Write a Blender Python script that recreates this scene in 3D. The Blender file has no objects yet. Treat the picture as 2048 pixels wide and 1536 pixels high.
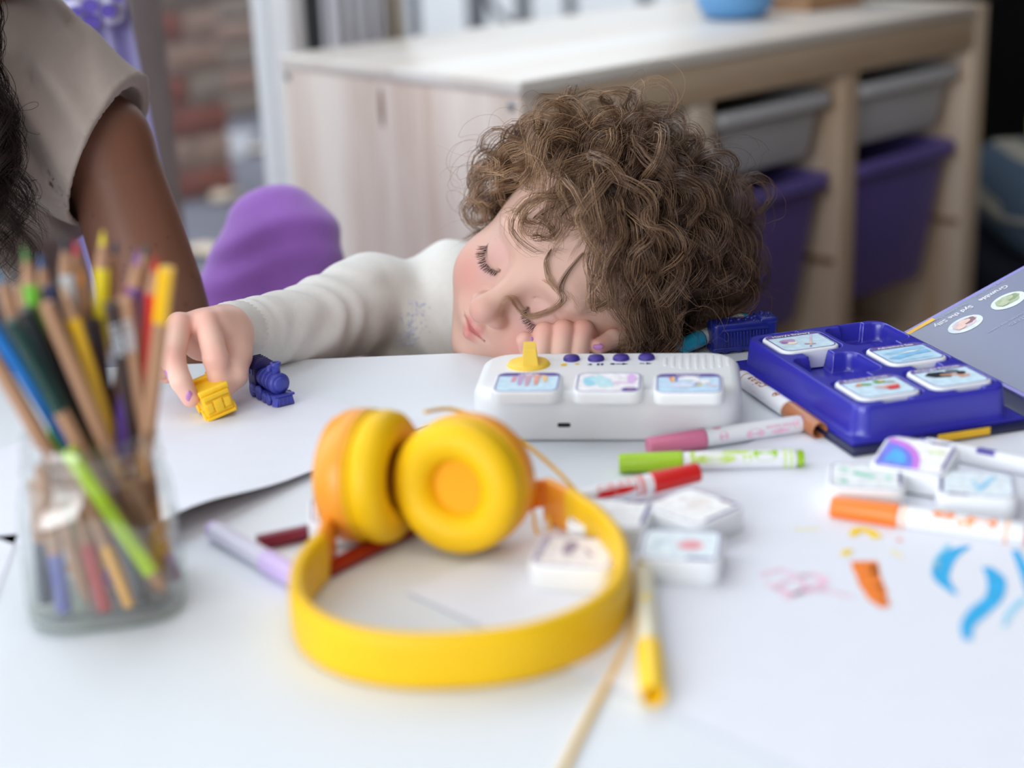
import bpy, bmesh, math, random
import numpy as np
from mathutils import Vector, Matrix
from mathutils.bvhtree import BVHTree

random.seed(7)
RNG = np.random.default_rng(11)
SC = bpy.context.scene
COL = SC.collection
R_ = math.radians
TZ = 0.43                      # height of the table top

# ------------------------------------------------------------------ camera
FPX, PITCH, ROLL, CAMH = 3200.0, R_(18.6), R_(2.3), 0.336
_fw = np.array([0, math.cos(PITCH), -math.sin(PITCH)])
_r0 = np.array([1.0, 0, 0]); _u0 = np.cross(_r0, _fw)
CR = _r0 * math.cos(ROLL) - _u0 * math.sin(ROLL)
CU = _r0 * math.sin(ROLL) + _u0 * math.cos(ROLL)
CF = _fw
CP = np.array([0, 0, TZ + CAMH])
cam = bpy.data.cameras.new('camera'); camo = bpy.data.objects.new('camera', cam); COL.objects.link(camo)
cam.sensor_width = 36.0; cam.lens = FPX * 36.0 / 2048.0
cam.clip_start = 0.02; cam.clip_end = 200
m = Matrix.Identity(4)
for i in range(3):
    m[i][0], m[i][1], m[i][2], m[i][3] = CR[i], CU[i], -CF[i], CP[i]
camo.matrix_world = m
cam.dof.use_dof = True; cam.dof.focus_distance = 1.065; cam.dof.aperture_fstop = 3.2
SC.camera = camo

# ------------------------------------------------------------------ light
SC.view_settings.view_transform = 'Standard'; SC.view_settings.look = 'None'
SC.view_settings.gamma = 1.0; SC.view_settings.use_curve_mapping = False
SC.view_settings.exposure = 0.0
wd = bpy.data.worlds.new('overcast_sky'); SC.world = wd; wd.use_nodes = True
bg = wd.node_tree.nodes['Background']
bg.inputs['Color'].default_value = (0.86, 0.93, 1.0, 1); bg.inputs['Strength'].default_value = 2.0
SC.cycles.max_bounces = 8; SC.cycles.transparent_max_bounces = 24
SC.cycles.caustics_reflective = False; SC.cycles.caustics_refractive = False
SC.cycles.use_denoising = True

# cabinet / window-wall frame (the glazed wall runs along UU, its outside is towards VV)
UU = Vector((0.7427, 0.6694, 0)).normalized(); VV = Vector((-UU.y, UU.x, 0))
CABO = Vector((0.0213, 1.7038, 0))
CABZ = TZ + 0.0992
def uv(a, b, z=0.0):
    p = CABO + UU * a + VV * b
    return Vector((p.x, p.y, z))
UANG = math.atan2(UU.y, UU.x)

def area(name, loc, direction, sx, sy, power, col=(1, 1, 1), spread=180):
    l = bpy.data.lights.new(name, 'AREA'); l.shape = 'RECTANGLE'; l.size = sx; l.size_y = sy
    l.energy = power; l.color = col; l.spread = R_(spread)
    o = bpy.data.objects.new(name, l); COL.objects.link(o)
    o.location = loc
    o.rotation_euler = Vector(direction).to_track_quat('-Z', 'Y').to_euler()
    return o
# daylight entering through the tall glazing (upper part, above the picture)
area('window_daylight', uv(-0.35, 0.46, 1.85), -VV + Vector((0, 0, -0.42)), 3.4, 1.5, 27, (0.90, 0.95, 1.0))
# unseen fill light added above the near end of the table, lifts the ambient
area('overhead_fill_light', Vector((.15, .15, CAMH + 2.0)), (0, .12, -1), 1.2, 1.2, 7, (1.0, .97, .94))
# daylight from the second window, in the wall on the left
area('side_window_daylight', uv(-3.56, -1.5, 1.28), UU + VV * .16 + Vector((0, 0, -0.10)), 2.9, 1.45, 72, (0.92, 0.96, 1.0))

# ------------------------------------------------------------------ picture to place helpers
def ray(px, py):
    return CF + CR * (px - 1024) / FPX + CU * (768 - py) / FPX
def tab(px, py, h=0.0):
    d = ray(px, py); t = (TZ + h - CP[2]) / d[2]
    return Vector(CP + d * t)
def dep(px, py, Y):
    d = ray(px, py); t = (Y - CP[1]) / d[1]
    return Vector(CP + d * t)
def camdir(x, y, z):           # x right, y up, z towards the viewer
    return Vector(CR * x + CU * y - CF * z)

# ------------------------------------------------------------------ materials
def lin(c):
    return tuple((x / 255 / 12.92) if x / 255 <= 0.04045 else ((x / 255 + 0.055) / 1.055) ** 2.4 for x in c[:3]) + (1.0,)
MATS = {}
def M(name, c, rough=0.5, spec=0.5, metal=0.0, var=0.06, scale=40.0, bump=0.0, bscale=300.0, coat=0.0, sss=0.0, stretch=None, sheen=0.0):
    if name in MATS: return MATS[name]
    mt = bpy.data.materials.new(name); mt.use_nodes = True
    nt = mt.node_tree; b = nt.nodes['Principled BSDF']
    b.inputs['Roughness'].default_value = rough; b.inputs['Specular IOR Level'].default_value = spec
    b.inputs['Metallic'].default_value = metal; b.inputs['Coat Weight'].default_value = coat
    b.inputs['Sheen Weight'].default_value = sheen
    if sss:
        b.inputs['Subsurface Weight'].default_value = sss
        b.inputs['Subsurface Radius'].default_value = (1.0, 0.4, 0.25); b.inputs['Subsurface Scale'].default_value = 0.004
    tc = nt.nodes.new('ShaderNodeTexCoord'); mp = nt.nodes.new('ShaderNodeMapping')
    if stretch: mp.inputs['Scale'].default_value = stretch
    nt.links.new(tc.outputs['Object'], mp.inputs['Vector'])
    nz = nt.nodes.new('ShaderNodeTexNoise'); nz.inputs['Scale'].default_value = scale; nz.inputs['Detail'].default_value = 3
    nt.links.new(mp.outputs['Vector'], nz.inputs['Vector'])
    cr = nt.nodes.new('ShaderNodeValToRGB')
    l = lin(c)
    cr.color_ramp.elements[0].position = 0.3; cr.color_ramp.elements[1].position = 0.7
    cr.color_ramp.elements[0].color = tuple(x * (1 - var) for x in l[:3]) + (1,)
    cr.color_ramp.elements[1].color = tuple(min(1, x * (1 + var)) for x in l[:3]) + (1,)
    nt.links.new(nz.outputs['Fac'], cr.inputs['Fac']); nt.links.new(cr.outputs['Color'], b.inputs['Base Color'])
    if bump:
        n2 = nt.nodes.new('ShaderNodeTexNoise'); n2.inputs['Scale'].default_value = bscale; n2.inputs['Detail'].default_value = 2
        bp = nt.nodes.new('ShaderNodeBump'); bp.inputs['Strength'].default_value = bump; bp.inputs['Distance'].default_value = 0.001
        nt.links.new(mp.outputs['Vector'], n2.inputs['Vector'])
        nt.links.new(n2.outputs['Fac'], bp.inputs['Height']); nt.links.new(bp.outputs['Normal'], b.inputs['Normal'])
    MATS[name] = mt
    return mt
def Mattr(name, rough=0.5, spec=0.4, sss=0.0, bump=0.0, bscale=900.0, sheen=0.0, aniso=0.0):
    mt = M(name, (200, 200, 200), rough, spec, sss=sss, bump=bump, bscale=bscale, sheen=sheen)
    nt = mt.node_tree; b = nt.nodes['Principled BSDF']
    a = nt.nodes.new('ShaderNodeAttribute'); a.attribute_name = 'Col'
    mx = nt.nodes.new('ShaderNodeMix'); mx.data_type = 'RGBA'; mx.blend_type = 'MULTIPLY'; mx.inputs[0].default_value = 0.0
    nt.links.new(a.outputs['Color'], b.inputs['Base Color'])
    return mt
def glass(name, tint=(0.97, 0.985, 0.975), k=0.9, base=0.06):
    mt = bpy.data.materials.new(name); mt.use_nodes = True; nt = mt.node_tree
    nt.nodes.clear()
    out = nt.nodes.new('ShaderNodeOutputMaterial'); mix = nt.nodes.new('ShaderNodeMixShader')
    tr = nt.nodes.new('ShaderNodeBsdfTransparent'); gl = nt.nodes.new('ShaderNodeBsdfGlossy')
    gl.inputs['Roughness'].default_value = 0.03
    lw = nt.nodes.new('ShaderNodeLayerWeight'); lw.inputs['Blend'].default_value = 0.25
    mr = nt.nodes.new('ShaderNodeMapRange'); mr.inputs['To Min'].default_value = base; mr.inputs['To Max'].default_value = k
    pw = nt.nodes.new('ShaderNodeMath'); pw.operation = 'POWER'; pw.inputs[1].default_value = 2.2
    nt.links.new(lw.outputs['Facing'], pw.inputs[0]); nt.links.new(pw.outputs[0], mr.inputs['Value'])
    cr = nt.nodes.new('ShaderNodeValToRGB')
    cr.color_ramp.elements[0].color = tuple(tint) + (1,); cr.color_ramp.elements[1].color = (0.76, 0.84, 0.80, 1)
    cr.color_ramp.elements[0].position = 0.45
    nt.links.new(lw.outputs['Facing'], cr.inputs['Fac']); nt.links.new(cr.outputs['Color'], tr.inputs['Color'])
    nt.links.new(mr.outputs['Result'], mix.inputs['Fac']); nt.links.new(tr.outputs[0], mix.inputs[1]); nt.links.new(gl.outputs[0], mix.inputs[2])
    nt.links.new(mix.outputs[0], out.inputs['Surface'])
    return mt
def wood(name, light, dark, axis, fine=9.0, rings=1.0, knots=False, rough=0.55):
    """pine; the grain runs along axis (0,1,2) of object space"""
    mt = bpy.data.materials.new(name); mt.use_nodes = True; nt = mt.node_tree; b = nt.nodes['Principled BSDF']
    b.inputs['Roughness'].default_value = rough
    tc = nt.nodes.new('ShaderNodeTexCoord'); mp = nt.nodes.new('ShaderNodeMapping')
    s = [1.0, 1.0, 1.0]; s[axis] = 0.06; mp.inputs['Scale'].default_value = s
    nt.links.new(tc.outputs['Object'], mp.inputs['Vector'])
    n1 = nt.nodes.new('ShaderNodeTexNoise'); n1.inputs['Scale'].default_value = fine; n1.inputs['Detail'].default_value = 4; n1.inputs['Distortion'].default_value = 0.4
    n2 = nt.nodes.new('ShaderNodeTexNoise'); n2.inputs['Scale'].default_value = fine * 14; n2.inputs['Detail'].default_value = 2
    nt.links.new(mp.outputs['Vector'], n1.inputs['Vector']); nt.links.new(mp.outputs['Vector'], n2.inputs['Vector'])
    ad = nt.nodes.new('ShaderNodeMath'); ad.operation = 'MULTIPLY_ADD'; ad.inputs[1].default_value = 0.3
    nt.links.new(n2.outputs['Fac'], ad.inputs[0]); nt.links.new(n1.outputs['Fac'], ad.inputs[2])
    cr = nt.nodes.new('ShaderNodeValToRGB')
    cr.color_ramp.elements[0].position = 0.48; cr.color_ramp.elements[0].color = lin(dark)
    cr.color_ramp.elements[1].position = 0.78; cr.color_ramp.elements[1].color = lin(light)
    nt.links.new(ad.outputs[0], cr.inputs['Fac']); nt.links.new(cr.outputs['Color'], b.inputs['Base Color'])
    return mt

# ------------------------------------------------------------------ mesh building
class MB:
    def __init__(s): s.v = []; s.f = []; s.m = []; s.s = []
    def add(s, vs, fs, m=0, smooth=False):
        o = len(s.v); s.v += [tuple(x) for x in vs]
        for f in fs: s.f.append(tuple(i + o for i in f)); s.m.append(m); s.s.append(smooth)
        return s
    def xf(s, mat, start=0):
        s.v[start:] = [tuple(mat @ Vector(x)) for x in s.v[start:]]
        return s
    def box(s, c, d, m=0, bev=0.0, rot=None, seg=2):
        bm = bmesh.new(); bmesh.ops.create_cube(bm, size=1.0)
        for v in bm.verts: v.co = Vector((v.co.x * d[0], v.co.y * d[1], v.co.z * d[2]))
        if bev: bmesh.ops.bevel(bm, geom=list(bm.edges), offset=bev, segments=seg, affect='EDGES', profile=0.6)
        mt = Matrix.Translation(Vector(c)) @ (rot.to_4x4() if rot is not None else Matrix.Identity(4))
        for i, v in enumerate(bm.verts): v.index = i
        s.add([mt @ v.co for v in bm.verts], [[v.index for v in f.verts] for f in bm.faces], m, bool(bev)); bm.free(); return s
    def loft(s, rings, m=0, smooth=True, cap0=True, cap1=True, closed=True):
        """rings: list of equal-length point loops"""
        n = len(rings[0]); vs = [p for r in rings for p in r]; fs = []
        for i in range(len(rings) - 1):
            for j in range(n if closed else n - 1):
                k = (j + 1) % n
                fs.append((i * n + j, i * n + k, (i + 1) * n + k, (i + 1) * n + j))
        s.add(vs, fs, m, smooth); base = len(s.v) - len(vs)
        # end faces get points of their own so that they stay flat
        if cap0: s.add(rings[0], [tuple(range(n - 1, -1, -1))], m, False)
        if cap1: s.add(rings[-1], [tuple(range(n))], m, False)
        return s
    def lathe(s, prof, n=32, m=0, axis=2, smooth=True, caps=True):
        rings = []
        for r, z in prof:
            rg = []
            for j in range(n):
                a = 2 * math.pi * j / n; x, y = r * math.cos(a), r * math.sin(a)
                rg.append({2: (x, y, z), 0: (z, x, y), 1: (y, z, x)}[axis])
            rings.append(rg)
        return s.loft(rings, m, smooth, caps, caps)
    def tube(s, pts, rad, n=10, m=0, caps=True, smooth=True):
        pts = [Vector(p) for p in pts]; rad = rad if hasattr(rad, '__len__') else [rad] * len(pts)
        rings = []; nrm = None
        for i, p in enumerate(pts):
            t = (pts[min(i + 1, len(pts) - 1)] - pts[max(i - 1, 0)]).normalized()
            if nrm is None: nrm = t.orthogonal().normalized()
            nrm = (nrm - t * nrm.dot(t)).normalized(); bn = t.cross(nrm)
            rings.append([p + (nrm * math.cos(2 * math.pi * j / n) + bn * math.sin(2 * math.pi * j / n)) * rad[i] for j in range(n)])
        return s.loft(rings, m, smooth, caps, caps)
    def poly(s, pts, m=0):
        return s.add(pts, [tuple(range(len(pts)))], m, False)
    def mesh(s, name):
        me = bpy.data.meshes.new(name); me.from_pydata(s.v, [], s.f)
        me.polygons.foreach_set('material_index', s.m); me.polygons.foreach_set('use_smooth', s.s); me.update()
        return me
def cr_curve(P, n=8, closed=False):
    P = [Vector(p) for p in P]; out = []
    N = len(P)
    for i in range(N if closed else N - 1):
        g = (lambda k: P[k % N]) if closed else (lambda k: P[max(0, min(N - 1, k))])
        a, b, c, d = g(i - 1), g(i), g(i + 1), g(i + 2)
        for k in range(n):
            t = k / n
            out.append(0.5 * ((2 * b) + (c - a) * t + (2 * a - 5 * b + 4 * c - d) * t * t + (3 * b - a - 3 * c + d) * t ** 3))
    if not closed: out.append(P[-1])
    return out
def rrect(w, d, r, n=6, z=0.0, cx=0.0, cy=0.0):
    out = []
    for qx, qy, a0 in ((1, 1, 0), (-1, 1, 90), (-1, -1, 180), (1, -1, 270)):
        for i in range(n + 1):
            a = R_(a0 + 90 * i / n)
            out.append((cx + qx * (w / 2 - r) + r * math.cos(a), cy + qy * (d / 2 - r) + r * math.sin(a), z))
    return out
def slab(mb, w, d, h, rc, re, z0=0.0, m=0, n=6, es=4, rb=0.0):
    """rounded plate: corner radius rc, top edge radius re, bottom edge radius rb"""
    rings = []
    if rb:
        for i in range(es):
            a = math.pi / 2 * i / es; ins = rb * (1 - math.sin(a))
            rings.append(rrect(w - 2 * ins, d - 2 * ins, max(1e-5, rc - ins), n, z0 + rb * (1 - math.cos(a))))
        rings.append(rrect(w, d, rc, n, z0 + rb))
    else: rings.append(rrect(w, d, rc, n, z0))
    for i in range(es + 1):
        a = math.pi / 2 * i / es; ins = re * (1 - math.cos(a))
        rings.append(rrect(w - 2 * ins, d - 2 * ins, max(1e-5, rc - ins), n, z0 + h - re + re * math.sin(a)))
    return mb.loft(rings, m, True)
def obj(name, mb, mats, parent=None, kind=None, label=None):
    me = mb.mesh(name) if isinstance(mb, MB) else mb
    for x in (mats if isinstance(mats, (list, tuple)) else [mats]): me.materials.append(x)
    o = bpy.data.objects.new(name, me); COL.objects.link(o)
    if parent is not None: o.parent = parent
    if kind: o['kind'] = kind
    if label: o['label'] = label
    return o
def thing(name, label, cat, loc=(0, 0, 0), rot=0.0, group=None, mat=None):
    o = bpy.data.objects.new(name, None); COL.objects.link(o); o.empty_display_size = 0.02
    if mat is not None: o.matrix_world = mat
    else: o.location = loc; o.rotation_euler = (0, 0, rot)
    return tag(o, label, cat, group)
def tag(o, label, cat, group=None):
    o['label'] = label; o['category'] = cat
    if group: o['group'] = group
    return o
def np_mesh(name, V, F, smooth=True, col=None):
    """V (n,3), F (m,k) arrays; col (n,3|4) linear"""
    me = bpy.data.meshes.new(name); n, (mm, k) = len(V), F.shape
    me.vertices.add(n); me.vertices.foreach_set('co', np.ascontiguousarray(V, dtype=np.float32).ravel())
    me.loops.add(mm * k); me.loops.foreach_set('vertex_index', np.ascontiguousarray(F, dtype=np.int32).ravel())
    me.polygons.add(mm); me.polygons.foreach_set('loop_start', np.arange(0, mm * k, k, dtype=np.int32))
    me.polygons.foreach_set('use_smooth', np.full(mm, smooth))
    me.update(calc_edges=True); me.validate()
    if col is not None:
        at = me.color_attributes.new('Col', 'FLOAT_COLOR', 'POINT')
        c = np.ones((n, 4), np.float32); c[:, :3] = col[:, :3]; at.data.foreach_set('color', c.ravel())
    return me
# lettering is turned into meshes first, while the scene is still small
TXT = {}
def text_geo(s, bold=0.0):
    key = (s, bold)
    if key in TXT: return TXT[key]
    cu = bpy.data.curves.new('lettering', 'FONT'); cu.body = s; cu.size = 1.0; cu.align_x = 'CENTER'; cu.align_y = 'CENTER'; cu.offset = bold; cu.resolution_u = 2
    o = bpy.data.objects.new('lettering', cu); COL.objects.link(o)
    dg = bpy.context.evaluated_depsgraph_get()
    me = bpy.data.meshes.new_from_object(o.evaluated_get(dg))
    r = ([tuple(v.co) for v in me.vertices], [tuple(p.vertices) for p in me.polygons])
    bpy.data.objects.remove(o); bpy.data.curves.remove(cu); bpy.data.meshes.remove(me)
    TXT[key] = r
    return r
for s_, b_ in (("Syd the Silly", .02), ("Grumble", .02), ("The Village Magician", 0), ("The Moor Troll", 0), ("Characters", 0), ("and from across the realm", 0),
               ("Harry's Bravery", .02), ("Adventure Sea", .02), ("Rainbow Parrots", .02), ("Midnight Princess", .02), ("Crayola", .03), ("scented markers", 0), ("Unicorn", .02), ("Castle", .02), ("Magic", 0.02), ("FABER", .02), ("Orange", 0.02)):
    text_geo(s_, b_)
def put_text(mb, s, size, org, ex, ey, m=0, bold=0.0):
    vs, fs = text_geo(s, bold); ex, ey, org = Vector(ex), Vector(ey), Vector(org)
    return mb.add([org + ex * (x * size) + ey * (y * size) for x, y, z in vs], fs, m)

# ------------------------------------------------------------------ implicit shapes -> skin
def smin(a, b, k):
    h = np.clip(0.5 + 0.5 * (b - a) / k, 0, 1)
    return b + (a - b) * h - k * h * (1 - h)
def smax(a, b, k): return -smin(-a, -b, k)
def s_cap(p, a, b, ra, rb):
    a = np.asarray(a, float); b = np.asarray(b, float); ba = b - a; pa = p - a
    h = np.clip((pa @ ba) / (ba @ ba), 0, 1)
    return np.linalg.norm(pa - h[:, None] * ba, axis=1) - (ra + (rb - ra) * h)
def s_ell(p, c, r, M3=None):
    q = p - np.asarray(c, float)
    if M3 is not None: q = q @ M3
    r = np.asarray(r, float)
    k0 = np.linalg.norm(q / r, axis=1); k1 = np.linalg.norm(q / (r * r), axis=1) + 1e-12
    return k0 * (k0 - 1.0) / k1
def s_sph(p, c, r): return np.linalg.norm(p - np.asarray(c, float), axis=1) - r
def s_chain(p, pts, rad, k=None):
    d = None
    for i in range(len(pts) - 1):
        e = s_cap(p, pts[i], pts[i + 1], rad[i], rad[i + 1])
        d = e if d is None else (np.minimum(d, e) if k is None else smin(d, e, k))
    return d
def isosurface(f, lo, hi, h, newton=2):
    lo = np.array(lo, float); hi = np.array(hi, float); c = 4
    nc = np.ceil((hi - lo) / (h * c)).astype(int) + 1
    n = (nc - 1) * c + 1
    ax = [lo[i] + np.arange(nc[i]) * h * c for i in range(3)]
    G = np.stack(np.meshgrid(*ax, indexing='ij'), -1).reshape(-1, 3)
    fc = f(G).reshape(nc)
    mn = np.full(nc - 1, 1e9)
    for dx in (0, 1):
        for dy in (0, 1):
            for dz in (0, 1):
                mn = np.minimum(mn, np.abs(fc[dx:nc[0] - 1 + dx, dy:nc[1] - 1 + dy, dz:nc[2] - 1 + dz]))
    near = mn < h * c * 2.2
    D = np.empty(n, np.float32)
    idx = [np.minimum((np.arange(n[i]) + c // 2) // c, nc[i] - 1) for i in range(3)]
    D[:] = fc[np.ix_(*idx)]
    mask = np.zeros(n, bool)
    for (i, j, k) in np.argwhere(near): mask[i * c:i * c + c + 1, j * c:j * c + c + 1, k * c:k * c + c + 1] = True
    I = np.argwhere(mask); P = lo + I * h
    vals = np.empty(len(P), np.float32)
    for s in range(0, len(P), 400000): vals[s:s + 400000] = f(P[s:s + 400000])
    D[mask] = vals
    S = D < 0
    cs = np.zeros(n - 1, np.int8)
    for dx in (0, 1):
        for dy in (0, 1):
            for dz in (0, 1): cs += S[dx:n[0] - 1 + dx, dy:n[1] - 1 + dy, dz:n[2] - 1 + dz]
    cells = np.argwhere((cs > 0) & (cs < 8))
    vid = np.full(n - 1, -1, np.int64); vid[tuple(cells.T)] = np.arange(len(cells))
    acc = np.zeros((len(cells), 3)); cnt = np.zeros(len(cells))
    corners = [(a, b, d) for a in (0, 1) for b in (0, 1) for d in (0, 1)]
    for i, A in enumerate(corners):
        for B in corners[i + 1:]:
            if sum(abs(A[k] - B[k]) for k in range(3)) != 1: continue
            va = D[tuple((cells + A).T)]; vb = D[tuple((cells + B).T)]
            cr = (va < 0) != (vb < 0); t = va[cr] / (va[cr] - vb[cr])
            acc[cr] += np.array(A) + t[:, None] * (np.array(B) - np.array(A)); cnt[cr] += 1
    V = lo + (cells + acc / cnt[:, None]) * h
    F = []
    for a in range(3):
        b, d = (a + 1) % 3, (a + 2) % 3
        sl0 = [slice(None)] * 3; sl1 = [slice(None)] * 3
        sl0[a] = slice(0, n[a] - 1); sl1[a] = slice(1, n[a])
        E = S[tuple(sl0)] != S[tuple(sl1)]
        e = np.argwhere(E)
        ok = (e[:, b] > 0) & (e[:, d] > 0) & (e[:, b] < n[b] - 1) & (e[:, d] < n[d] - 1); e = e[ok]
        q = []
        for (ob, od) in ((-1, -1), (0, -1), (0, 0), (-1, 0)):
            g = e.copy(); g[:, b] += ob; g[:, d] += od; q.append(vid[tuple(g.T)])
        q = np.stack(q, 1); inside = S[tuple(e.T)]
        q[~inside] = q[~inside][:, ::-1]
        F.append(q)
    F = np.concatenate(F)
    eps = h * 0.35
    for _ in range(newton):
        f0 = f(V); g = np.stack([(f(V + np.eye(3)[i] * eps) - f(V - np.eye(3)[i] * eps)) / (2 * eps) for i in range(3)], 1)
        g2 = np.maximum((g * g).sum(1), 0.05)
        st = -(f0 / g2)[:, None] * g; ln = np.linalg.norm(st, axis=1); st *= np.minimum(1, h * 0.7 / np.maximum(ln, 1e-9))[:, None]
        V = V + st
    return V, F
def sdf_obj(name, f, lo, hi, h, mat, parent, off=(0, 0, 0), colf=None, label=None):
    V, F = isosurface(f, lo, hi, h)
    me = np_mesh(name, V - np.array(off), F, True, colf(V) if colf else None)
    return obj(name, me, mat, parent, None, label), V, F

# ------------------------------------------------------------------ palette
PINE = wood('pine', (232, 216, 196), (206, 178, 150), 2, 11)
PINE_X = wood('pine_along', (220, 200, 175), (196, 168, 138), 0, 11)
PINE_TOP = wood('pine_top', (234, 229, 223), (224, 213, 202), 0, 9, rough=0.35)
LAM = M('white_laminate', (224, 229, 235), 0.5, 0.25, var=0.012, scale=3)
PAPER = M('drawing_paper', (229, 231, 240), 0.85, 0.2, var=0.01, scale=60, bump=0.05, bscale=900)
WHITE_PL = M('white_plastic', (238, 240, 243), 0.35, 0.45, var=0.01)
BLUE_PL = M('indigo_plastic', (52, 50, 172), 0.27, 0.75, var=0.04)
NAVY = M('navy_board', (34, 36, 72), 0.4, 0.5, var=0.06)
YEL = M('yellow_soft_plastic', (238, 190, 10), 0.45, 0.35, var=0.03)
YEL_PAD = M('yellow_leatherette', (240, 192, 14), 0.5, 0.3, var=0.03, bump=0.08, bscale=500)
ORG = M('amber_plastic', (242, 160, 48), 0.38, 0.5, var=0.03)
ORG_D = M('amber_mesh_cloth', (240, 172, 40), 0.8, 0.2, var=0.06)
CABLE = M('yellow_cable', (244, 196, 70), 0.45, 0.4)
GLASS_J = glass('jar_glass', (.975, .985, .98), .9, .085); GLASS_W = glass('window_glass', (0.985, 0.99, 0.99), 0.8, 0.03)
STEEL = M('steel', (150, 158, 165), 0.3, 0.5, 1.0)
CRAYON_B = M('indigo_crayon_wax', (60, 66, 160), 0.42, 0.5, var=0.12, scale=250)
CRAYON_DB = M('dark_blue_crayon_wax', (30, 40, 130), 0.3, 0.55, var=0.2, scale=200)
CRAYON_Y = M('yellow_crayon_wax', (250, 200, 40), 0.45, 0.4, var=0.05, scale=200)
PURP_BTN = M('purple_button_plastic', (68, 52, 140), 0.4, 0.4)
KNOB_Y = M('pale_yellow_plastic', (248, 208, 78), 0.42, 0.4)
BLACK = M('black_plastic', (18, 18, 20), 0.5, 0.4)
def ink(name, c, rough=0.7): return M('ink_' + name, c, rough, 0.2, var=0.12, scale=220)

# ================================================================== SETTING
def struct(name, mb, mats, parent=None):
    o = obj(name, mb, mats, parent)
    if parent is None: o['kind'] = 'structure'
    return o
GB = 0.56                                             # glazing line, measured out from the cabinet front
WALL = M('off_white_paint', (170, 164, 158), 0.8, 0.2, var=0.02, scale=6)
DARKW = M('charcoal_paint', (30, 30, 33), 0.7, 0.3, var=0.08, scale=8)
FLOOR = M('brown_floor', (112, 94, 80), 0.5, 0.4, var=0.12, scale=14, stretch=(1, 8, 1))
WFR = M('white_frame_paint', (236, 236, 236), 0.45, 0.4, var=0.01)
GFR = M('grey_frame_paint', (128, 118, 116), 0.5, 0.4, var=0.03)
DFR = M('dark_gasket', (52, 56, 58), 0.6, 0.3)
A0, A1, B0, CEIL = -3.7, 2.6, -3.4, 2.5
def ubox(mb, a0, a1, b0, b1, z0, z1, m=0, bev=0.0):
    c = uv((a0 + a1) / 2, (b0 + b1) / 2, (z0 + z1) / 2)
    return mb.box(c, (a1 - a0, b1 - b0, z1 - z0), m, bev, Matrix.Rotation(UANG, 3, 'Z'))
struct('floor', ubox(MB(), A0, A1, B0, GB + .06, -.06, 0), FLOOR)
struct('ceiling', ubox(MB(), A0, A1, B0, GB + .06, CEIL, CEIL + .06), M('ceiling_white', (225, 225, 224), .9, .1, var=.01))
w = MB(); ubox(w, A0 - .08, A0, B0, -2.95, 0, CEIL); ubox(w, A0 - .08, A0, .25, GB + .06, 0, CEIL); ubox(w, A0 - .08, A0, -2.95, .25, 0, .45); ubox(w, A0 - .08, A0, -2.95, .25, 2.0, CEIL)
struct('wall_left', w, WALL)
struct('wall_right', ubox(MB(), A1, A1 + .08, B0, GB + .06, 0, CEIL), DARKW)
struct('wall_front', ubox(MB(), A0, A1, B0 - .08, B0, 0, CEIL), M('taupe_paint', (92, 86, 82), .8, .2, var=.03, scale=5))
w = MB(); ubox(w, 1.02, A1, GB, GB + .08, 0, CEIL); ubox(w, A0, 1.02, GB, GB + .08, 2.42, CEIL)
struct('wall_back', w, DARKW)
def glz(px, py=60, b=GB):                             # where a line of sight meets the glazing: distance along it
    d = Vector(ray(px, py)); p0 = uv(0, b, 0); o = Vector(CP)
    q = o + d * ((p0 - o).dot(VV) / d.dot(VV))
    return (q - CABO).dot(UU), q.z
# window_1: the tall glazing behind the low cabinet
win = thing('window_1', 'tall glazing', 'window'); del win['category']; del win['label']; win['kind'] = 'structure'
aL0, aL1 = glz(262)[0], glz(330)[0]; aW0, aW1 = glz(563)[0], glz(622)[0]
def post(nm, a0, a1, b0, b1, mt, z0=0.0, z1=2.42): return struct(nm, ubox(MB(), a0, a1, b0, b1, z0, z1, 0, .004), mt, win)
post('window_frame', A0, A0 + .07, GB, GB + .07, WFR)
post('window_frame', aL0, aL1, GB, GB + .07, GFR, .05)
post('window_frame', aW0, aW1, GB - .02, GB + .07, WFR, .05)
post('gasket', glz(623, 60, GB - .034)[0], glz(651, 60, GB - .034)[0], GB - .034, GB - .008, DFR, .05)
post('window_frame', .95, 1.02, GB, GB + .07, WFR, .05)
struct('window_frame', ubox(MB(), A0, 1.02, GB, GB + .07, 0, .05, 0, .004), WFR, win)
struct('window_frame', ubox(MB(), A0, 1.02, GB, GB + .07, 2.36, 2.42, 0, .004), WFR, win)
for a0, a1 in ((A0 + .07, aL0), (aL1, aW0), (aW1 + .028, .95)):
    struct('glass_pane', ubox(MB(), a0, a1, GB + .025, GB + .033, .05, 2.36), GLASS_W, win)
# window_2: in the left wall, outside the picture
w2 = thing('window_2', 'x', 'window'); del w2['category']; del w2['label']; w2['kind'] = 'structure'
for (b0, b1, z0, z1) in ((-2.95, -2.88, .45, 2.0), (.18, .25, .45, 2.0), (-1.38, -1.31, .45, 2.0), (-2.88, .18, .45, .52), (-2.88, .18, 1.93, 2.0)):
    struct('window_frame', ubox(MB(), A0 - .07, A0, b0, b1, z0, z1, 0, .004), WFR, w2)
for b0, b1 in ((-2.88, -1.38), (-1.31, .18)): struct('glass_pane', ubox(MB(), A0 - .045, A0 - .037, b0, b1, .52, 1.93), GLASS_W, w2)

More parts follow.
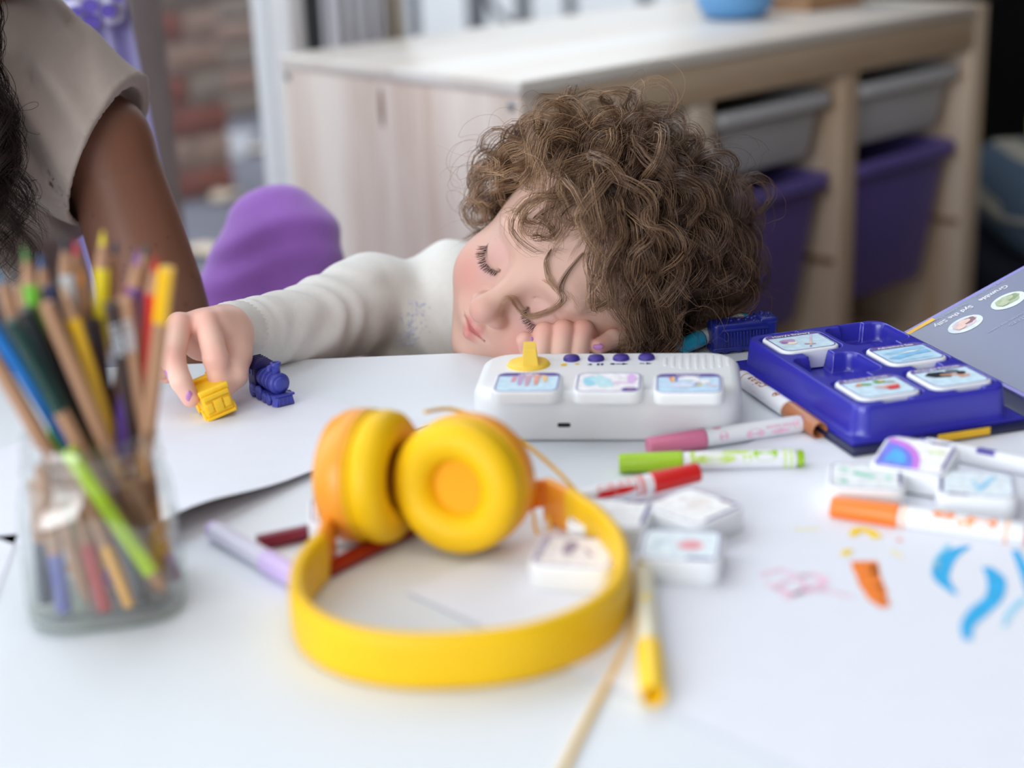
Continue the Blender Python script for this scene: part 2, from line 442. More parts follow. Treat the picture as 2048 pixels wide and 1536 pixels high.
# ------------------------------------------------------------------ outside: pavement, brick piers, pale wall, railing
struct('ground_street', ubox(MB(), -9, 9, GB + .08, 16, -.08, -.02), M('grey_pavement', (112, 112, 124), .8, .3, var=.12, scale=3))
def at_b(px, py, b):
    d = Vector(ray(px, py)); o = Vector(CP); p0 = uv(0, b, 0)
    return o + d * ((p0 - o).dot(VV) / d.dot(VV))
BRK = [M('red_brick', (140, 84, 76), .9, .2, var=.15, scale=30), M('pale_brick', (164, 136, 124), .9, .2, var=.12, scale=30), M('buff_brick', (150, 136, 126), .9, .2, var=.12, scale=30)]
MORT = M('mortar', (140, 130, 124), .95, .1)
def pier(px, b, wdt, h, seq):
    p = at_b(px, 120, b); a = (p - CABO).dot(UU)
    r = struct('wall_street', ubox(MB(), a - wdt / 2 + .006, a + wdt / 2 - .006, b + .006, b + .2, -.02, h), MORT)
    mesh = {}
    nz = int(h / .075); k = 0
    for i in range(nz):
        xs = [(-wdt / 2, wdt / 2)] if i % 2 == 0 else [(-wdt / 2, -.004), (.004, wdt / 2)]
        for x0, x1 in xs:
            mi = seq[k % len(seq)]; k += 1
            key = (round(x1 - x0, 3), mi)
            if key not in mesh:
                mb = MB().box((0, 0, 0), (x1 - x0, .206, .065), 0, .004, None, 1); me = mb.mesh('brick'); me.materials.append(BRK[mi]); mesh[key] = me
            o = bpy.data.objects.new('brick', mesh[key]); COL.objects.link(o); o.parent = r
            c = uv(a + (x0 + x1) / 2, b + .1, -.02 + .0375 + i * .075); o.location = c; o.rotation_euler = (0, 0, UANG)
pier(372, 2.1, .20, 1.2, (0, 1, 1, 0, 0, 2, 1, 0, 1, 2, 0))
pier(520, 3.1, .42, 1.5, (2, 1, 2, 2, 1, 1, 2, 0))
gw = at_b(900, 40, 4.2)
ag = (gw - CABO).dot(UU)
struct('wall_garden', ubox(MB(), ag - 1.05, ag + 6, 4.2, 4.35, -.02, 1.6), M('white_render', (244, 244, 244), .9, .1, var=.02, scale=4))
rl = thing('metal_railing', 'grey metal railing with thin posts outside behind the cabinet top', 'railing', uv(0, 0))
RG = M('grey_iron', (92, 96, 106), .6, .4)
inv = Matrix.Translation(-uv(0, 0))
for px, wd_ in ((836, .022), (962, .05), (1056, .035), (1150, .02), (1300, .03)):
    a = (at_b(px, 40, 2.6) - CABO).dot(UU)
    obj('post', ubox(MB(), a - wd_ / 2, a + wd_ / 2, 2.6, 2.64, -.02, .85, 0, .004).xf(inv), RG, rl)
ra0, ra1 = (at_b(800, 40, 2.6) - CABO).dot(UU), (at_b(1500, 40, 2.6) - CABO).dot(UU)
obj('rail', ubox(MB(), ra0, ra1, 2.6, 2.64, .85, .89, 0, .006).xf(inv), RG, rl)
hp_ = [at_b(px, py, 2.62) for px, py in ((968, -30), (990, 20), (1030, 52), (1052, 60))]
obj('curved_bar', MB().tube(cr_curve(hp_), .012, 8).xf(inv), RG, rl)
LEAF = M('pale_dry_leaf', (226, 208, 186), .8, .2, var=.1)
for i, (px, py, lb) in enumerate(((540, 300, 'pale dry leaf on the pavement beside the cabinet edge'), (455, 392, 'pale dry leaf on the pavement above the purple knee'), (397, 505, 'pale dry leaf on the pavement close to the brown upper arm'))):
    d = Vector(ray(px, py)); p = Vector(CP) + d * ((-.015 - CP[2]) / d.z)
    lf = thing('fallen_leaf', lb, 'leaf', p, i * 1.3, 'leaves on the pavement')
    n = 12; pts = [(.055 * math.cos(2 * math.pi * k / n) * (1 - .25 * math.cos(2 * math.pi * k / n)), .035 * math.sin(2 * math.pi * k / n), .004 + .008 * math.sin(2 * math.pi * k / n) ** 2) for k in range(n)]
    mb = MB().add(pts + [(x, y, z - .002) for x, y, z in pts] + [(0, 0, .001)], [(k, (k + 1) % n, 24) for k in range(n)] + [tuple(range(23, 11, -1))], 0, True)
    obj('blade', mb, LEAF, lf); obj('stem', MB().tube([(.04, 0, .003), (.07, .005, .002)], .0015, 5), LEAF, lf)
d = Vector(ray(470, 290)); p = Vector(CP) + d * ((-.018 - CP[2]) / d.z)
pst = thing('paper_strip', 'white paper strip lying outside on the grey pavement', 'paper', p, UANG + .9)
obj('sheet', MB().box((0, 0, .002), (.45, .09, .004), 0, .001), M('grey_paper', (170, 170, 176), .8, .2), pst)

# sheer curtain gathered behind the cabinet
SHEER = M('white_sheer', (214, 214, 222), .85, .2, var=.03, scale=5, sheen=.2); BEIGE = M('beige_lining', (196, 188, 176), .85, .2, var=.03)
def drape(px0, px1, b, z0, z1, folds, amp, thick=.004):
    a0, a1 = glz(px0, 60, b)[0], glz(px1, 60, b)[0]; n = folds * 10; f, bk = [], []
    for i in range(n + 1):
        t = i / n; off = amp * math.sin(2 * math.pi * folds * t) + amp * .3 * math.sin(5 * t + 1)
        f.append((a0 + (a1 - a0) * t, b + off)); bk.append((a0 + (a1 - a0) * t, b + off + thick))
    lp = f + bk[::-1]
    return MB().loft([[uv(x, y, z0) for x, y in lp], [uv(x, y, (z0 + z1) / 2) for x, y in lp], [uv(x, y, z1) for x, y in lp]], 0, True)
cu = thing('sheer_curtain', 'white sheer curtain gathered in vertical folds behind the pine cabinet', 'curtain', uv(0, 0))
obj('curtain_panel', drape(655, 762, GB - .05, .02, 2.3, 5, .014).xf(inv), SHEER, cu)
obj('curtain_lining', drape(764, 802, GB - .05, .02, 2.3, 2, .010).xf(inv), BEIGE, cu)

# ------------------------------------------------------------------ pine storage cabinet with six bins
CW, CD, TH = 0.91, 0.44, 0.034
cab = thing('storage_cabinet', 'low pale pine storage cabinet with three bin columns behind the child', 'cabinet', CABO, UANG)
SIDE = wood('pine_side', (238, 226, 216), (208, 184, 168), 2, 14)
def cpart(nm, a0, a1, b0, b1, z0, z1, mt, bev=.0015):
    return obj(nm, MB().box(((a0 + a1) / 2, (b0 + b1) / 2, (z0 + z1) / 2), (a1 - a0, b1 - b0, z1 - z0), 0, bev), mt, cab)
cpart('side_panel', 0, .03, 0, CD, 0, CABZ - .016, SIDE)
cpart('side_panel', CW - .034, CW, 0, CD, 0, CABZ - .001, PINE)
cpart('divider', .284, .318, .004, CD, .04, CABZ - .061, PINE)
cpart('divider', .576, .61, .004, CD, .04, CABZ - .061, PINE)
cpart('top_panel', -.002, CW - .034, -.002, CD, CABZ - .016, CABZ, PINE_TOP, .003)
cpart('top_rail', .03, CW - .034, 0, .03, CABZ - .061, CABZ - .016, PINE_X)
cpart('back_rail', .03, CW - .034, CD - .03, CD, CABZ - .061, CABZ - .016, PINE_X)
cpart('base_panel', .03, CW - .034, .004, CD, .02, .05, PINE_X)
cpart('back_panel', .03, CW - .034, CD - .008, CD - .002, .05, CABZ - .061, PINE)
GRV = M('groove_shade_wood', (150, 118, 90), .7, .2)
for x0, x1 in ((.03, .284), (.318, .576), (.61, CW - .034)):
    for zz in (-.088, -.198, -.30):
        for xx in (x0, x1):
            s = 1 if xx == x0 else -1
            obj('runner', MB().box((xx + s * .003, .22, CABZ + zz - .012), (.006, .42, .008), 0, .001), GRV if zz < -.25 else PINE_X, cab)
def cab_side(px, py):
    d = Vector(ray(px, py)); o = Vector(CP); q = o + d * ((CABO - o).dot(UU) / d.dot(UU)); return (q - CABO).dot(VV), q.z
for px, py in ((1023, 213), (780, 147), (572, 152)):
    bb, zz = cab_side(px, py)
    sc = obj('screw', MB().lathe([(.0055, 0), (.0055, .0015), (.002, .0022), (.002, .0006)], 14, 0, 0), STEEL, cab); sc.location = (0.0, min(bb, CD - .012), zz); sc.rotation_euler = (0, 0, math.pi)
bb, zz = cab_side(763, 215)
kn = obj('knot', MB().lathe([(.0001, 0), (.007, .0005), (.0075, 0)], 16, 0, 0), M('pine_knot', (150, 116, 100), .6, .3, var=.2, scale=200), cab); kn.location = (-.0002, bb, zz); kn.scale = (-1, .6, 3.2)
WB = M('white_bin_plastic', (206, 206, 210), .45, .4, var=.01); PB = M('purple_bin_plastic', (112, 98, 172), .42, .4, var=.02)
def make_bin(a0, a1, ztop, hgt, mt, label, group, first=None):
    wd_ = a1 - a0; dpt = .40
    r = thing('storage_bin', label, 'storage bin', CABO + UU * ((a0 + a1) / 2) + VV * .205 + Vector((0, 0, CABZ + ztop)), UANG, group)
    t = MB(); w0 = wd_ - .035; tp = .022 if hgt > .1 else .012
    def R(ins, z, rc=.02): return rrect(w0 - 2 * ins, dpt - .03 - 2 * ins, rc, 5, z)
    t.loft([R(tp, -hgt), R(tp - .003, -hgt + .006), R(0, -.018), R(0, -.002), R(.003, -.002), R(tp + .002, -hgt + .005)], 0, True)
    obj('tub', t, mt, r)
    k = MB()
    def Q(o, z, rc=.02): return rrect(w0 + 2 * o, dpt - .03 + 2 * o, rc + o * .5, 5, z)
    k.loft([Q(.0, -.012), Q(.012, -.018), Q(.013, -.016), Q(.013, -.003), Q(.011, 0), Q(-.002, 0), Q(-.003, -.004), Q(.0, -.012)], 0, True, False, False)
    obj('rim', k, mt, r)
    return r
cols = ((.03, .284, 'left-hand'), (.318, .576, 'middle'), (.61, CW - .034, 'far'))
for a0, a1, nm in cols:
    where = {'left-hand': 'cabinet column partly hidden behind the curly head', 'middle': 'cabinet column between the two dividers', 'far': 'cabinet column beside the dark corner'}[nm]
    make_bin(a0, a1, -.082, .085, WB, 'shallow white bin, upper one in the ' + where, 'white bins in the cabinet')
    make_bin(a0, a1, -.190, .20, PB, 'deep purple bin, lower one in the ' + where, 'purple bins in the cabinet')
# on the cabinet
d = Vector(ray(1509, 38)); bp_ = Vector(CP) + d * ((CABZ - CP[2]) / d.z)
bowl = thing('bowl', 'small sky blue bowl standing on the pine cabinet top', 'bowl', bp_ + VV * .035)
obj('bowl_shell', MB().lathe([(.03, 0), (.043, .004), (.052, .018), (.054, .04), (.051, .058), (.048, .058), (.05, .04), (.047, .02), (.036, .008)], 32), M('sky_blue_plastic', (104, 162, 216), .4, .4, var=.02), bowl)
obj('foot_ring', MB().lathe([(.031, .0002), (.033, .003), (.03, .004)], 24), M('sky_blue_plastic', (104, 162, 216)), bowl)
d = Vector(ray(1690, 16)); bp_ = Vector(CP) + d * ((CABZ - CP[2]) / d.z)
bx = thing('wooden_box', 'brown wooden box on the cabinet top behind the blue bowl', 'box', bp_ + VV * .06 - UU * .005, UANG)
BOXW = wood('box_wood', (190, 150, 112), (140, 104, 74), 0, 16)
for c, dd in (((0, -.045, .035), (.13, .008, .07)), ((0, .045, .035), (.13, .008, .07)), ((-.061, 0, .035), (.008, .082, .07)), ((.061, 0, .035), (.008, .082, .07)), ((0, 0, .004), (.114, .082, .008))):
    obj('box_side' if dd[2] > .01 else 'box_bottom', MB().box(c, dd, 0, .001), BOXW, bx)

# dark corner to the right of the cabinet
p = dep(2190, 470, 2.50)
sofa = thing('bench_seat', 'low navy upholstered bench in the dark corner beside the cabinet', 'bench', (p.x, p.y, 0), UANG)
NAV = M('navy_cloth', (26, 28, 40), .9, .2, var=.15, scale=60, bump=.2)
bt = max(.12, p.z)
sb = MB(); slab(sb, .5, .62, .10, .04, .03, bt - .10, rb=.02); obj('cushion_top', sb, NAV, sofa)
obj('base', MB().box((0, 0, (bt - .10) / 2), (.46, .58, bt - .1), 0, .01), M('black_wood', (14, 14, 15), .6, .3), sofa)
p = dep(2110, 350, 2.46)
sc_ = thing('striped_cushion', 'folded cream and slate blue striped cushion on the navy bench', 'cushion', (p.x + .02, p.y, bt))
STR = bpy.data.materials.new('striped_cloth'); STR.use_nodes = True
nt = STR.node_tree; b_ = nt.nodes['Principled BSDF']; b_.inputs['Roughness'].default_value = .9
tc = nt.nodes.new('ShaderNodeTexCoord'); wv = nt.nodes.new('ShaderNodeTexWave'); wv.inputs['Scale'].default_value = 4.2; wv.inputs['Distortion'].default_value = .6
cr = nt.nodes.new('ShaderNodeValToRGB'); cr.color_ramp.interpolation = 'CONSTANT'; cr.color_ramp.elements[0].color = lin((150, 146, 136)); cr.color_ramp.elements[1].position = .5; cr.color_ramp.elements[1].color = lin((66, 84, 104))
nt.links.new(tc.outputs['Object'], wv.inputs['Vector']); nt.links.new(wv.outputs['Fac'], cr.inputs['Fac']); nt.links.new(cr.outputs['Color'], b_.inputs['Base Color'])
hc = max(.08, p.z + .045 - bt)
cm = MB(); slab(cm, .26, .30, hc, .05, hc * .45, 0, rb=hc * .4); obj('cover', cm, STR, sc_)
obj('piping', MB().tube([(x, y, hc * .45) for x, y, z in rrect(.262, .302, .05, 6)] + [(.131, .101, hc * .45)], .004, 6), M('cream_piping', (150, 146, 136), .9), sc_)
tr_ = thing('ring_toy', 'yellow soft ring toy lying on the striped cushion', 'toy', (p.x + .035, p.y - .03, bt + hc))
YT = M('yellow_toy', (226, 186, 20), .6, .3, var=.05)
obj('ring', MB().tube([(.062 * math.cos(a), .062 * math.sin(a), .024 + .004 * math.sin(3 * a)) for a in np.linspace(0, 2 * math.pi, 33)], .024, 14), YT, tr_)
obj('loop', MB().tube([(-.055 + .03 * math.cos(a), -.02, .05 + .03 * math.sin(a)) for a in np.linspace(-.4, math.pi + .4, 14)], .012, 10), YT, tr_)

# lilac dotted hanging behind the woman
LIL = M('lilac_cloth', (176, 172, 216), .85, .2, var=.05, scale=12, sheen=.3); DOTW = M('pale_lilac_cloth', (216, 214, 240), .85, .2, var=.03)
DOT = M('violet_dot_print', (104, 88, 178), .8, .2, var=.08)
dr = thing('dotted_drape', 'lilac drape with violet dots on its pale band, hanging behind the woman', 'drape', dep(220, 100, 1.55))
o0 = dr.location.copy(); rings = []
for k in range(16):
    t = k / 15; py = -420 + t * 1100
    xl, xr = 60 + 15 * t, (227 + 0.21 * (py + 150)) if py > -150 else 227
    lp, lb = [], []
    for i in range(41):
        s = i / 40; q = dep(xl + (xr - xl) * s, py, 1.55); off = .010 * math.sin(s * 22 + 1.5 * t) * (0.5 + t) + .006 * math.sin(s * 9 + 2)
        lp.append(q - o0 + Vector((0, off, 0))); lb.append(q - o0 + Vector((0, off + .003, 0)))
    rings.append(lp + lb[::-1])
rings.insert(0, [Vector((q.x, q.y, 2.49 - o0.z)) for q in rings[0]])
obj('cloth', MB().loft(rings[::-1], 0, True), LIL, dr)
rings = []
for k in range(8):
    t = k / 7; lp, lb = [], []
    for i in range(41):
        s = i / 40; px = 112 + 136 * s; py = -300 + t * (338 + 12 * abs(math.sin(s * 3 * math.pi)))
        q = dep(px, py, 1.528); off = .004 * math.sin(s * 14)
        lp.append(q - o0 + Vector((0, off, 0))); lb.append(q - o0 + Vector((0, off + .003, 0)))
    rings.append(lp + lb[::-1])
obj('pale_band', MB().loft(rings[::-1], 0, True), DOTW, dr)
for px, py, rr in ((180, 12, 16), (216, 22, 15), (150, 24, 12), (182, 44, 17), (138, -14, 14), (200, -30, 15), (236, -8, 13), (160, -60, 15), (215, -75, 14)):
    c = dep(px, py, 1.519) - o0; r_ = rr / 1960 
    lp = [c + camdir(r_ * math.cos(a), r_ * .85 * math.sin(a), 0) for a in np.linspace(0, 2 * math.pi, 16, endpoint=False)]
    obj('dot', MB().loft([[q + Vector((0, .001, 0)) for q in lp], lp], 0, False), DOT, dr)

# ================================================================== TABLE
tb = thing('table', 'white laminate table that fills the foreground', 'table', (0, .25, 0))
EDGE_Y = 1.0725
t = MB(); slab(t, 2.0, EDGE_Y + .35, .022, .03, .002, TZ - .022, rb=.002); t.xf(Matrix.Translation((0, (EDGE_Y - .35) / 2 - .25, 0)))
obj('tabletop', t, LAM, tb)
for x in (-.9, .9):
    for y in (-.5, EDGE_Y - .40):
        obj('leg', MB().lathe([(.018, 0), (.022, TZ - .022)], 16).xf(Matrix.Translation((x, y, 0))), PINE, tb)

# ================================================================== PAPERS AND DRAWING
def sheet(name, label, origin, ex, wdt, dpt, lift, nx=40, ny=28, z0=.0002):
    """origin: one corner; ex: direction of the first edge; the sheet lies to the left of ex"""
    ex = Vector((ex.x, ex.y, 0)).normalized(); ey = Vector((-ex.y, ex.x, 0))
    o = Vector((origin.x, origin.y, TZ + z0)); r = thing(name, label, 'paper', o)
    top, bot = [], []
    for j in range(ny + 1):
        for i in range(nx + 1):
            q = ex * (wdt * i / nx) + ey * (dpt * j / ny); h = lift(i / nx, j / ny)
            top.append((q.x, q.y, .0004 + h)); bot.append((q.x, q.y, h + .0001))
    n = nx + 1; fs = []
    for j in range(ny):
        for i in range(nx): fs.append((j * n + i, j * n + i + 1, (j + 1) * n + i + 1, (j + 1) * n + i))
    N = len(top); rim = [i for i in range(n)] + [j * n + nx for j in range(1, ny + 1)] + [ny * n + i for i in range(nx - 1, -1, -1)] + [j * n for j in range(ny - 1, 0, -1)]
    side = [(rim[k], rim[k] + N, rim[(k + 1) % len(rim)] + N, rim[(k + 1) % len(rim)]) for k in range(len(rim))]
    mb = MB().add(top, fs, 0, True).add(bot, [f[::-1] for f in fs], 0, True).add([(top + bot)[i] for f in side for i in f], [(4 * k, 4 * k + 1, 4 * k + 2, 4 * k + 3) for k in range(len(side))], 0, False)
    obj('sheet', mb, PAPER, r)
    return r
pa, pb = tab(330, 1088), tab(640, 948)
exd = (pb - pa).normalized()
lp_ = sheet('paper_sheet', 'white paper sheet with a raised curled edge, lying under the two toy train pieces', pa - exd * .045, exd, .255, .195,
            lambda s, t: .0135 * max(0, 1 - t * 3.2) ** 2 * (.25 + .75 * math.exp(-((s - .24) / .2) ** 2)) * (1 if s < .8 else (1 - s) / .2))
pc, pd = tab(812, 1188), tab(965, 1258)
e1 = (pd - pc); e1.z = 0; e1.normalize()
draw = sheet('drawing_sheet', 'big white sheet with felt tip drawings of a sun, an orange stroke and blue waves', pc, e1, .297, .42, lambda s, t: 0, 2, 2, .0008)
ce_ = (tab(36, 1070) - tab(-14, 1215)).normalized()
sheet('corner_sheet', 'white paper corner showing left of the pencil jar', tab(36, 1070) - ce_ * .21, ce_, .21, .297, lambda s, t: 0, 2, 2)
DI = draw.matrix_basis.inverted() if False else Matrix.Translation(-draw.location)
def stroke(pts, widths, mt, name='ink_stroke', z=.0015, jag=0.0):
    P = cr_curve([tab(x, y, z) for x, y in pts], 6); W_ = np.interp(np.linspace(0, 1, len(P)), np.linspace(0, 1, len(widths)), widths)
    vs = []; fs = []
    for i, p in enumerate(P):
        t_ = (P[min(i + 1, len(P) - 1)] - P[max(i - 1, 0)]).normalized(); n_ = Vector((-t_.y, t_.x, 0)); s = W_[i] / 2 / 3900
        j1, j2 = (random.uniform(-jag, jag), random.uniform(-jag, jag)) if jag else (0, 0)
        vs += [p + n_ * s * (1 + j1), p - n_ * s * (1 + j2)]
        if i: fs.append((2 * i - 2, 2 * i - 1, 2 * i + 1, 2 * i))
    obj(name, MB().add(vs, fs).xf(DI), mt, draw)
I_Y, I_O, I_B, I_LB, I_P = ink('yellow', (246, 214, 60)), ink('orange', (244, 132, 52)), ink('blue', (58, 176, 232)), ink('light_blue', (150, 214, 242)), ink('pink', (242, 200, 220))
stroke([(1704, 1072), (1716, 1060), (1738, 1062), (1756, 1076)], [12, 26, 22, 20], I_Y)
stroke([(1686, 1110), (1700, 1099)], [16, 18], I_Y); stroke([(1782, 1100), (1806, 1114)], [9, 8], ink('faint_yellow', (248, 236, 170)))
stroke([(1588, 1058), (1640, 1058)], [7, 6], ink('faint_yellow', (248, 236, 170)))
stroke([(1726, 1122), (1740, 1160), (1752, 1190), (1768, 1214)], [52, 46, 40, 14], I_O, jag=.12)
stroke([(1748, 1130), (1756, 1170), (1776, 1212)], [16, 18, 8], I_O, jag=.2)
stroke([(1796, 1078), (1803, 1082)], [10, 10], ink('red_orange', (244, 140, 110)))
stroke([(1840, 1052), (1920, 1066)], [7, 4], ink('faint_red', (246, 198, 190)))
stroke([(1938, 1092), (1902, 1108), (1882, 1140), (1886, 1162), (1912, 1188)], [10, 30, 34, 26, 8], I_B)
stroke([(1898, 1088), (1874, 1120), (1872, 1142)], [10, 14, 14], I_LB)
stroke([(1972, 1134), (1992, 1158), (1988, 1194), (1956, 1224), (1934, 1252), (1936, 1280)], [16, 34, 30, 34, 22, 14], I_B)
stroke([(2030, 1100), (2048, 1140), (2062, 1190)], [14, 20, 14], I_B); stroke([(2050, 1196), (2020, 1224), (2008, 1254)], [14, 12, 6], I_LB)
fl = [(1520 + 0, 1150), (1560, 1140), (1600, 1152), (1628, 1148), (1640, 1166), (1606, 1180), (1580, 1192), (1556, 1172), (1590, 1158), (1612, 1176), (1570, 1196)]
stroke(fl, [10, 8, 9, 10, 9], I_P); stroke([(1530, 1166), (1560, 1178), (1596, 1186), (1640, 1180), (1708, 1194)], [8, 10, 9, 8, 7], I_P)
stroke([(1600, 1150), (1648, 1154), (1640, 1180), (1600, 1172)], [8, 9, 8, 8], I_P)

# ================================================================== FELT TIP MARKERS
def cyl_patch(mb, r, x0, x1, a0, a1, m=0, nx=2, na=10):
    """a print on a barrel of radius r along x; the angle runs about x, 90 degrees is up"""
    vs, fs = [], []
    for i in range(nx + 1):
        for j in range(na + 1):
            a = R_(a0 + (a1 - a0) * j / na); vs.append((x0 + (x1 - x0) * i / nx, r * math.cos(a), r * math.sin(a)))
    for i in range(nx):
        for j in range(na):
            k = i * (na + 1) + j; fs.append((k, k + na + 1, k + na + 2, k + 1))
    return mb.add(vs, fs, m, True)
def cyl_disc(mb, r, xc, ac, rx, ra, m=0, n=20, part=(0, 360)):
    vs = [(xc, r * math.cos(R_(ac)), r * math.sin(R_(ac)))]
    for j in range(n + 1):
        t_ = R_(part[0] + (part[1] - part[0]) * j / n); a = R_(ac) + ra * math.sin(t_) / r
        vs.append((xc + rx * math.cos(t_), r * math.cos(a), r * math.sin(a)))
    return mb.add(vs, [(0, j, j + 1) for j in range(1, n + 1)], m, True)
def cyl_text(mb, r, s, size, xc, ac, flip=1, m=0, bold=0.03):
    vs, fs = text_geo(s, bold); out = []
    for x, y, z in vs:
        a = R_(ac) + flip * y * size / r; out.append((xc + flip * x * size, r * math.cos(a), r * math.sin(a)))
    return mb.add(out, fs, m)
BARREL_W = M('white_barrel_plastic', (238, 239, 243), .35, .45, var=.01)
def marker(label, p_cap, p_end, cap_c, name, motif, rad=.0054, cap_frac=.345, barrel=None, spin=0, h0=None, h1=None, open_cap=False):
    a = Vector(p_cap); b = Vector(p_end); L = (b - a).length; ex = (b - a).normalized()
    ez = Vector((0, 0, 1)); ez = (ez - ex * ez.dot(ex)).normalized(); ey = ez.cross(ex)
    m4 = Matrix(((ex.x, ey.x, ez.x, a.x), (ex.y, ey.y, ez.y, a.y), (ex.z, ey.z, ez.z, a.z), (0, 0, 0, 1)))
    r = thing('felt_tip_marker', label, 'marker', mat=m4, group='felt tip markers on the table')
    cm_ = M('cap_' + name, cap_c, .3, .5, var=.03); ik = ink(name, cap_c); cl = cap_frac * L; R0 = rad
    cp = [(.0042, 0.0) if not open_cap else (.0036, .012), (R0 * .93, 0), (R0 * .98, .001), (R0 * 1.1, cl - .001), (R0 * 1.1, cl), (R0 * .9, cl)]
    if open_cap: cp = [(.0001, .013), (R0 * .72, .012), (R0 * .74, .0006), (R0 * .8, 0)] + cp[1:]
    obj('cap', MB().lathe(cp, 28, 0, 0), cm_, r)
    bw = barrel or BARREL_W
    obj('barrel', MB().lathe([(R0 * .9, cl - .002), (R0, cl + .0005), (R0, L - .0055), (R0 * .9, L - .0040), (R0 * .6, L - .004)], 28, 0, 0), bw, r)
    obj('end_plug', MB().lathe([(R0 * .86, L - .006), (R0 * .86, L - .0006), (R0 * .74, L), (R0 * .1, L)], 24, 0, 0), cm_, r)
    rr = R0 * 1.012; bl = L - cl
    pale = ink('pale_' + name, tuple(int(c + (255 - c) * .45) for c in cap_c)); I2 = (ik, pale)
    for x0, x1 in motif.get('rings', ()): obj('print_ring', cyl_patch(MB(), rr, cl + bl * x0, cl + bl * x1, -90, 270, 0, 2, 32), pale, r)
    ds = motif.get('discs', ())
    if len(ds) > 8:
        pr = MB()
        for xc, ac, rx, ra, mi in ds: cyl_disc(pr, rr, cl + bl * xc, ac, rx, ra, 0)
        obj('print_dots', pr, ik, r, 'stuff')
    else:
        for xc, ac, rx, ra, mi in ds: obj('print_motif', cyl_disc(MB(), rr * 1.003, cl + bl * xc, ac, rx, ra, 0), I2[mi], r)
    for st, sz, xc, ac, fp, mi in motif.get('text', ()): obj('lettering', cyl_text(MB(), rr, st, sz, cl + bl * xc, ac, fp, 0), I2[mi], r)
    return r
Hm = .0058
def mk(px0, px1, *a, ha=Hm, hb=Hm, **k): return (tab(px0[0], px0[1], ha), tab(px1[0], px1[1], hb))
FRUIT = dict(rings=[(.06, .1), (.83, .85), (.88, .9)], discs=[(.68, 118, .0068, .0052, 0), (.26, 150, .012, .0030, 1), (.44, 100, .008, .002, 1), (.53, 140, .0025, .005, 1)])
marker('lime green marker with lime fruit print lying behind the red marker', *mk((1238, 926), (1607, 916)), (164, 208, 34), 'lime', FRUIT)
marker('red marker with scarlet cap crossing the lime green marker', *mk((1397, 944), (1120, 1008), ha=.012, hb=.0060), (214, 34, 32), 'red',
       dict(rings=[(.1, .14), (.17, .19)], text=[('Crayola', .0062, .42, 62, -1, 1)], discs=[(.42, 20, .012, .0022, 0)]))
marker('pink marker with rosy cap behind the lime green marker', *mk((1296, 893), (1614, 846)), (222, 124, 160), 'pink',
       dict(rings=[], discs=[(.16, 165, .003, .003, 0), (.46, 178, .006, .003, 0), (.70, 182, .006, .0016, 0), (.86, 150, .0018, .0034, 0), (.12, 90, .003, .002, 1)], text=[('scented markers', .0030, .72, 150, 1, 1)]))
marker('brown marker with open hollow cap lying along the indigo tray book', *mk((1640, 862), (1478, 752)), (176, 112, 74), 'brown',
       dict(rings=[(.02, .035), (.82, .84)], text=[('Crayola', .0064, .60, 78, 1, 0), ('scented markers', .0032, .60, 112, 1, 0)], discs=[(.24, 80, .0026, .0026, 0)]), open_cap=True)
marker('orange marker with orange fruit print below two picture tiles', *mk((1664, 1013), (2070, 1072)), (244, 128, 46), 'orange',
       dict(rings=[(.03, .055), (.79, .815)], discs=[(.62, 122, .0075, .0055, 0), (.34, 112, .006, .0026, 0), (.5, 145, .004, .003, 1)], text=[]), rad=.0058)
marker('white marker with grape purple print running out of the picture', *mk((2215, 966), (1838, 890)), (96, 84, 172), 'grape',
       dict(rings=[(.9, .91)], discs=[(.36 + .030 * i + .015 * (j % 2), 52 + 19 * j, .0012, .0010, 0) for i in range(5) for j in range(4)], text=[]))
marker('pale lilac marker with translucent body beside the left arm of the headphones', *mk((622, 1172), (424, 1058)), (200, 178, 226), 'lilac',
       dict(rings=[(.05, .06)], discs=[], text=[]), barrel=M('lilac_barrel', (206, 204, 222), .35, .45, var=.02), cap_frac=.42)
marker('yellow marker with open hollow cap lying right of the headband', *mk((1306, 1392), (1286, 1142)), (250, 206, 30), 'yellow',
       dict(rings=[(.04, .055)], discs=[(.5, 90, .004, .002, 1)], text=[]), open_cap=True, barrel=M('cream_barrel', (228, 222, 200), .35, .45, var=.02))
marker('teal capped marker behind the dark blue toy wagon', *mk((1352, 698), (1492, 637), ha=.007, hb=.014), (34, 156, 190), 'teal',
       dict(rings=[(.1, .13), (.16, .18)], discs=[(.5, 60, .004, .003, 1)], text=[]), barrel=M('greyish_barrel', (206, 212, 206), .35, .45, var=.02))
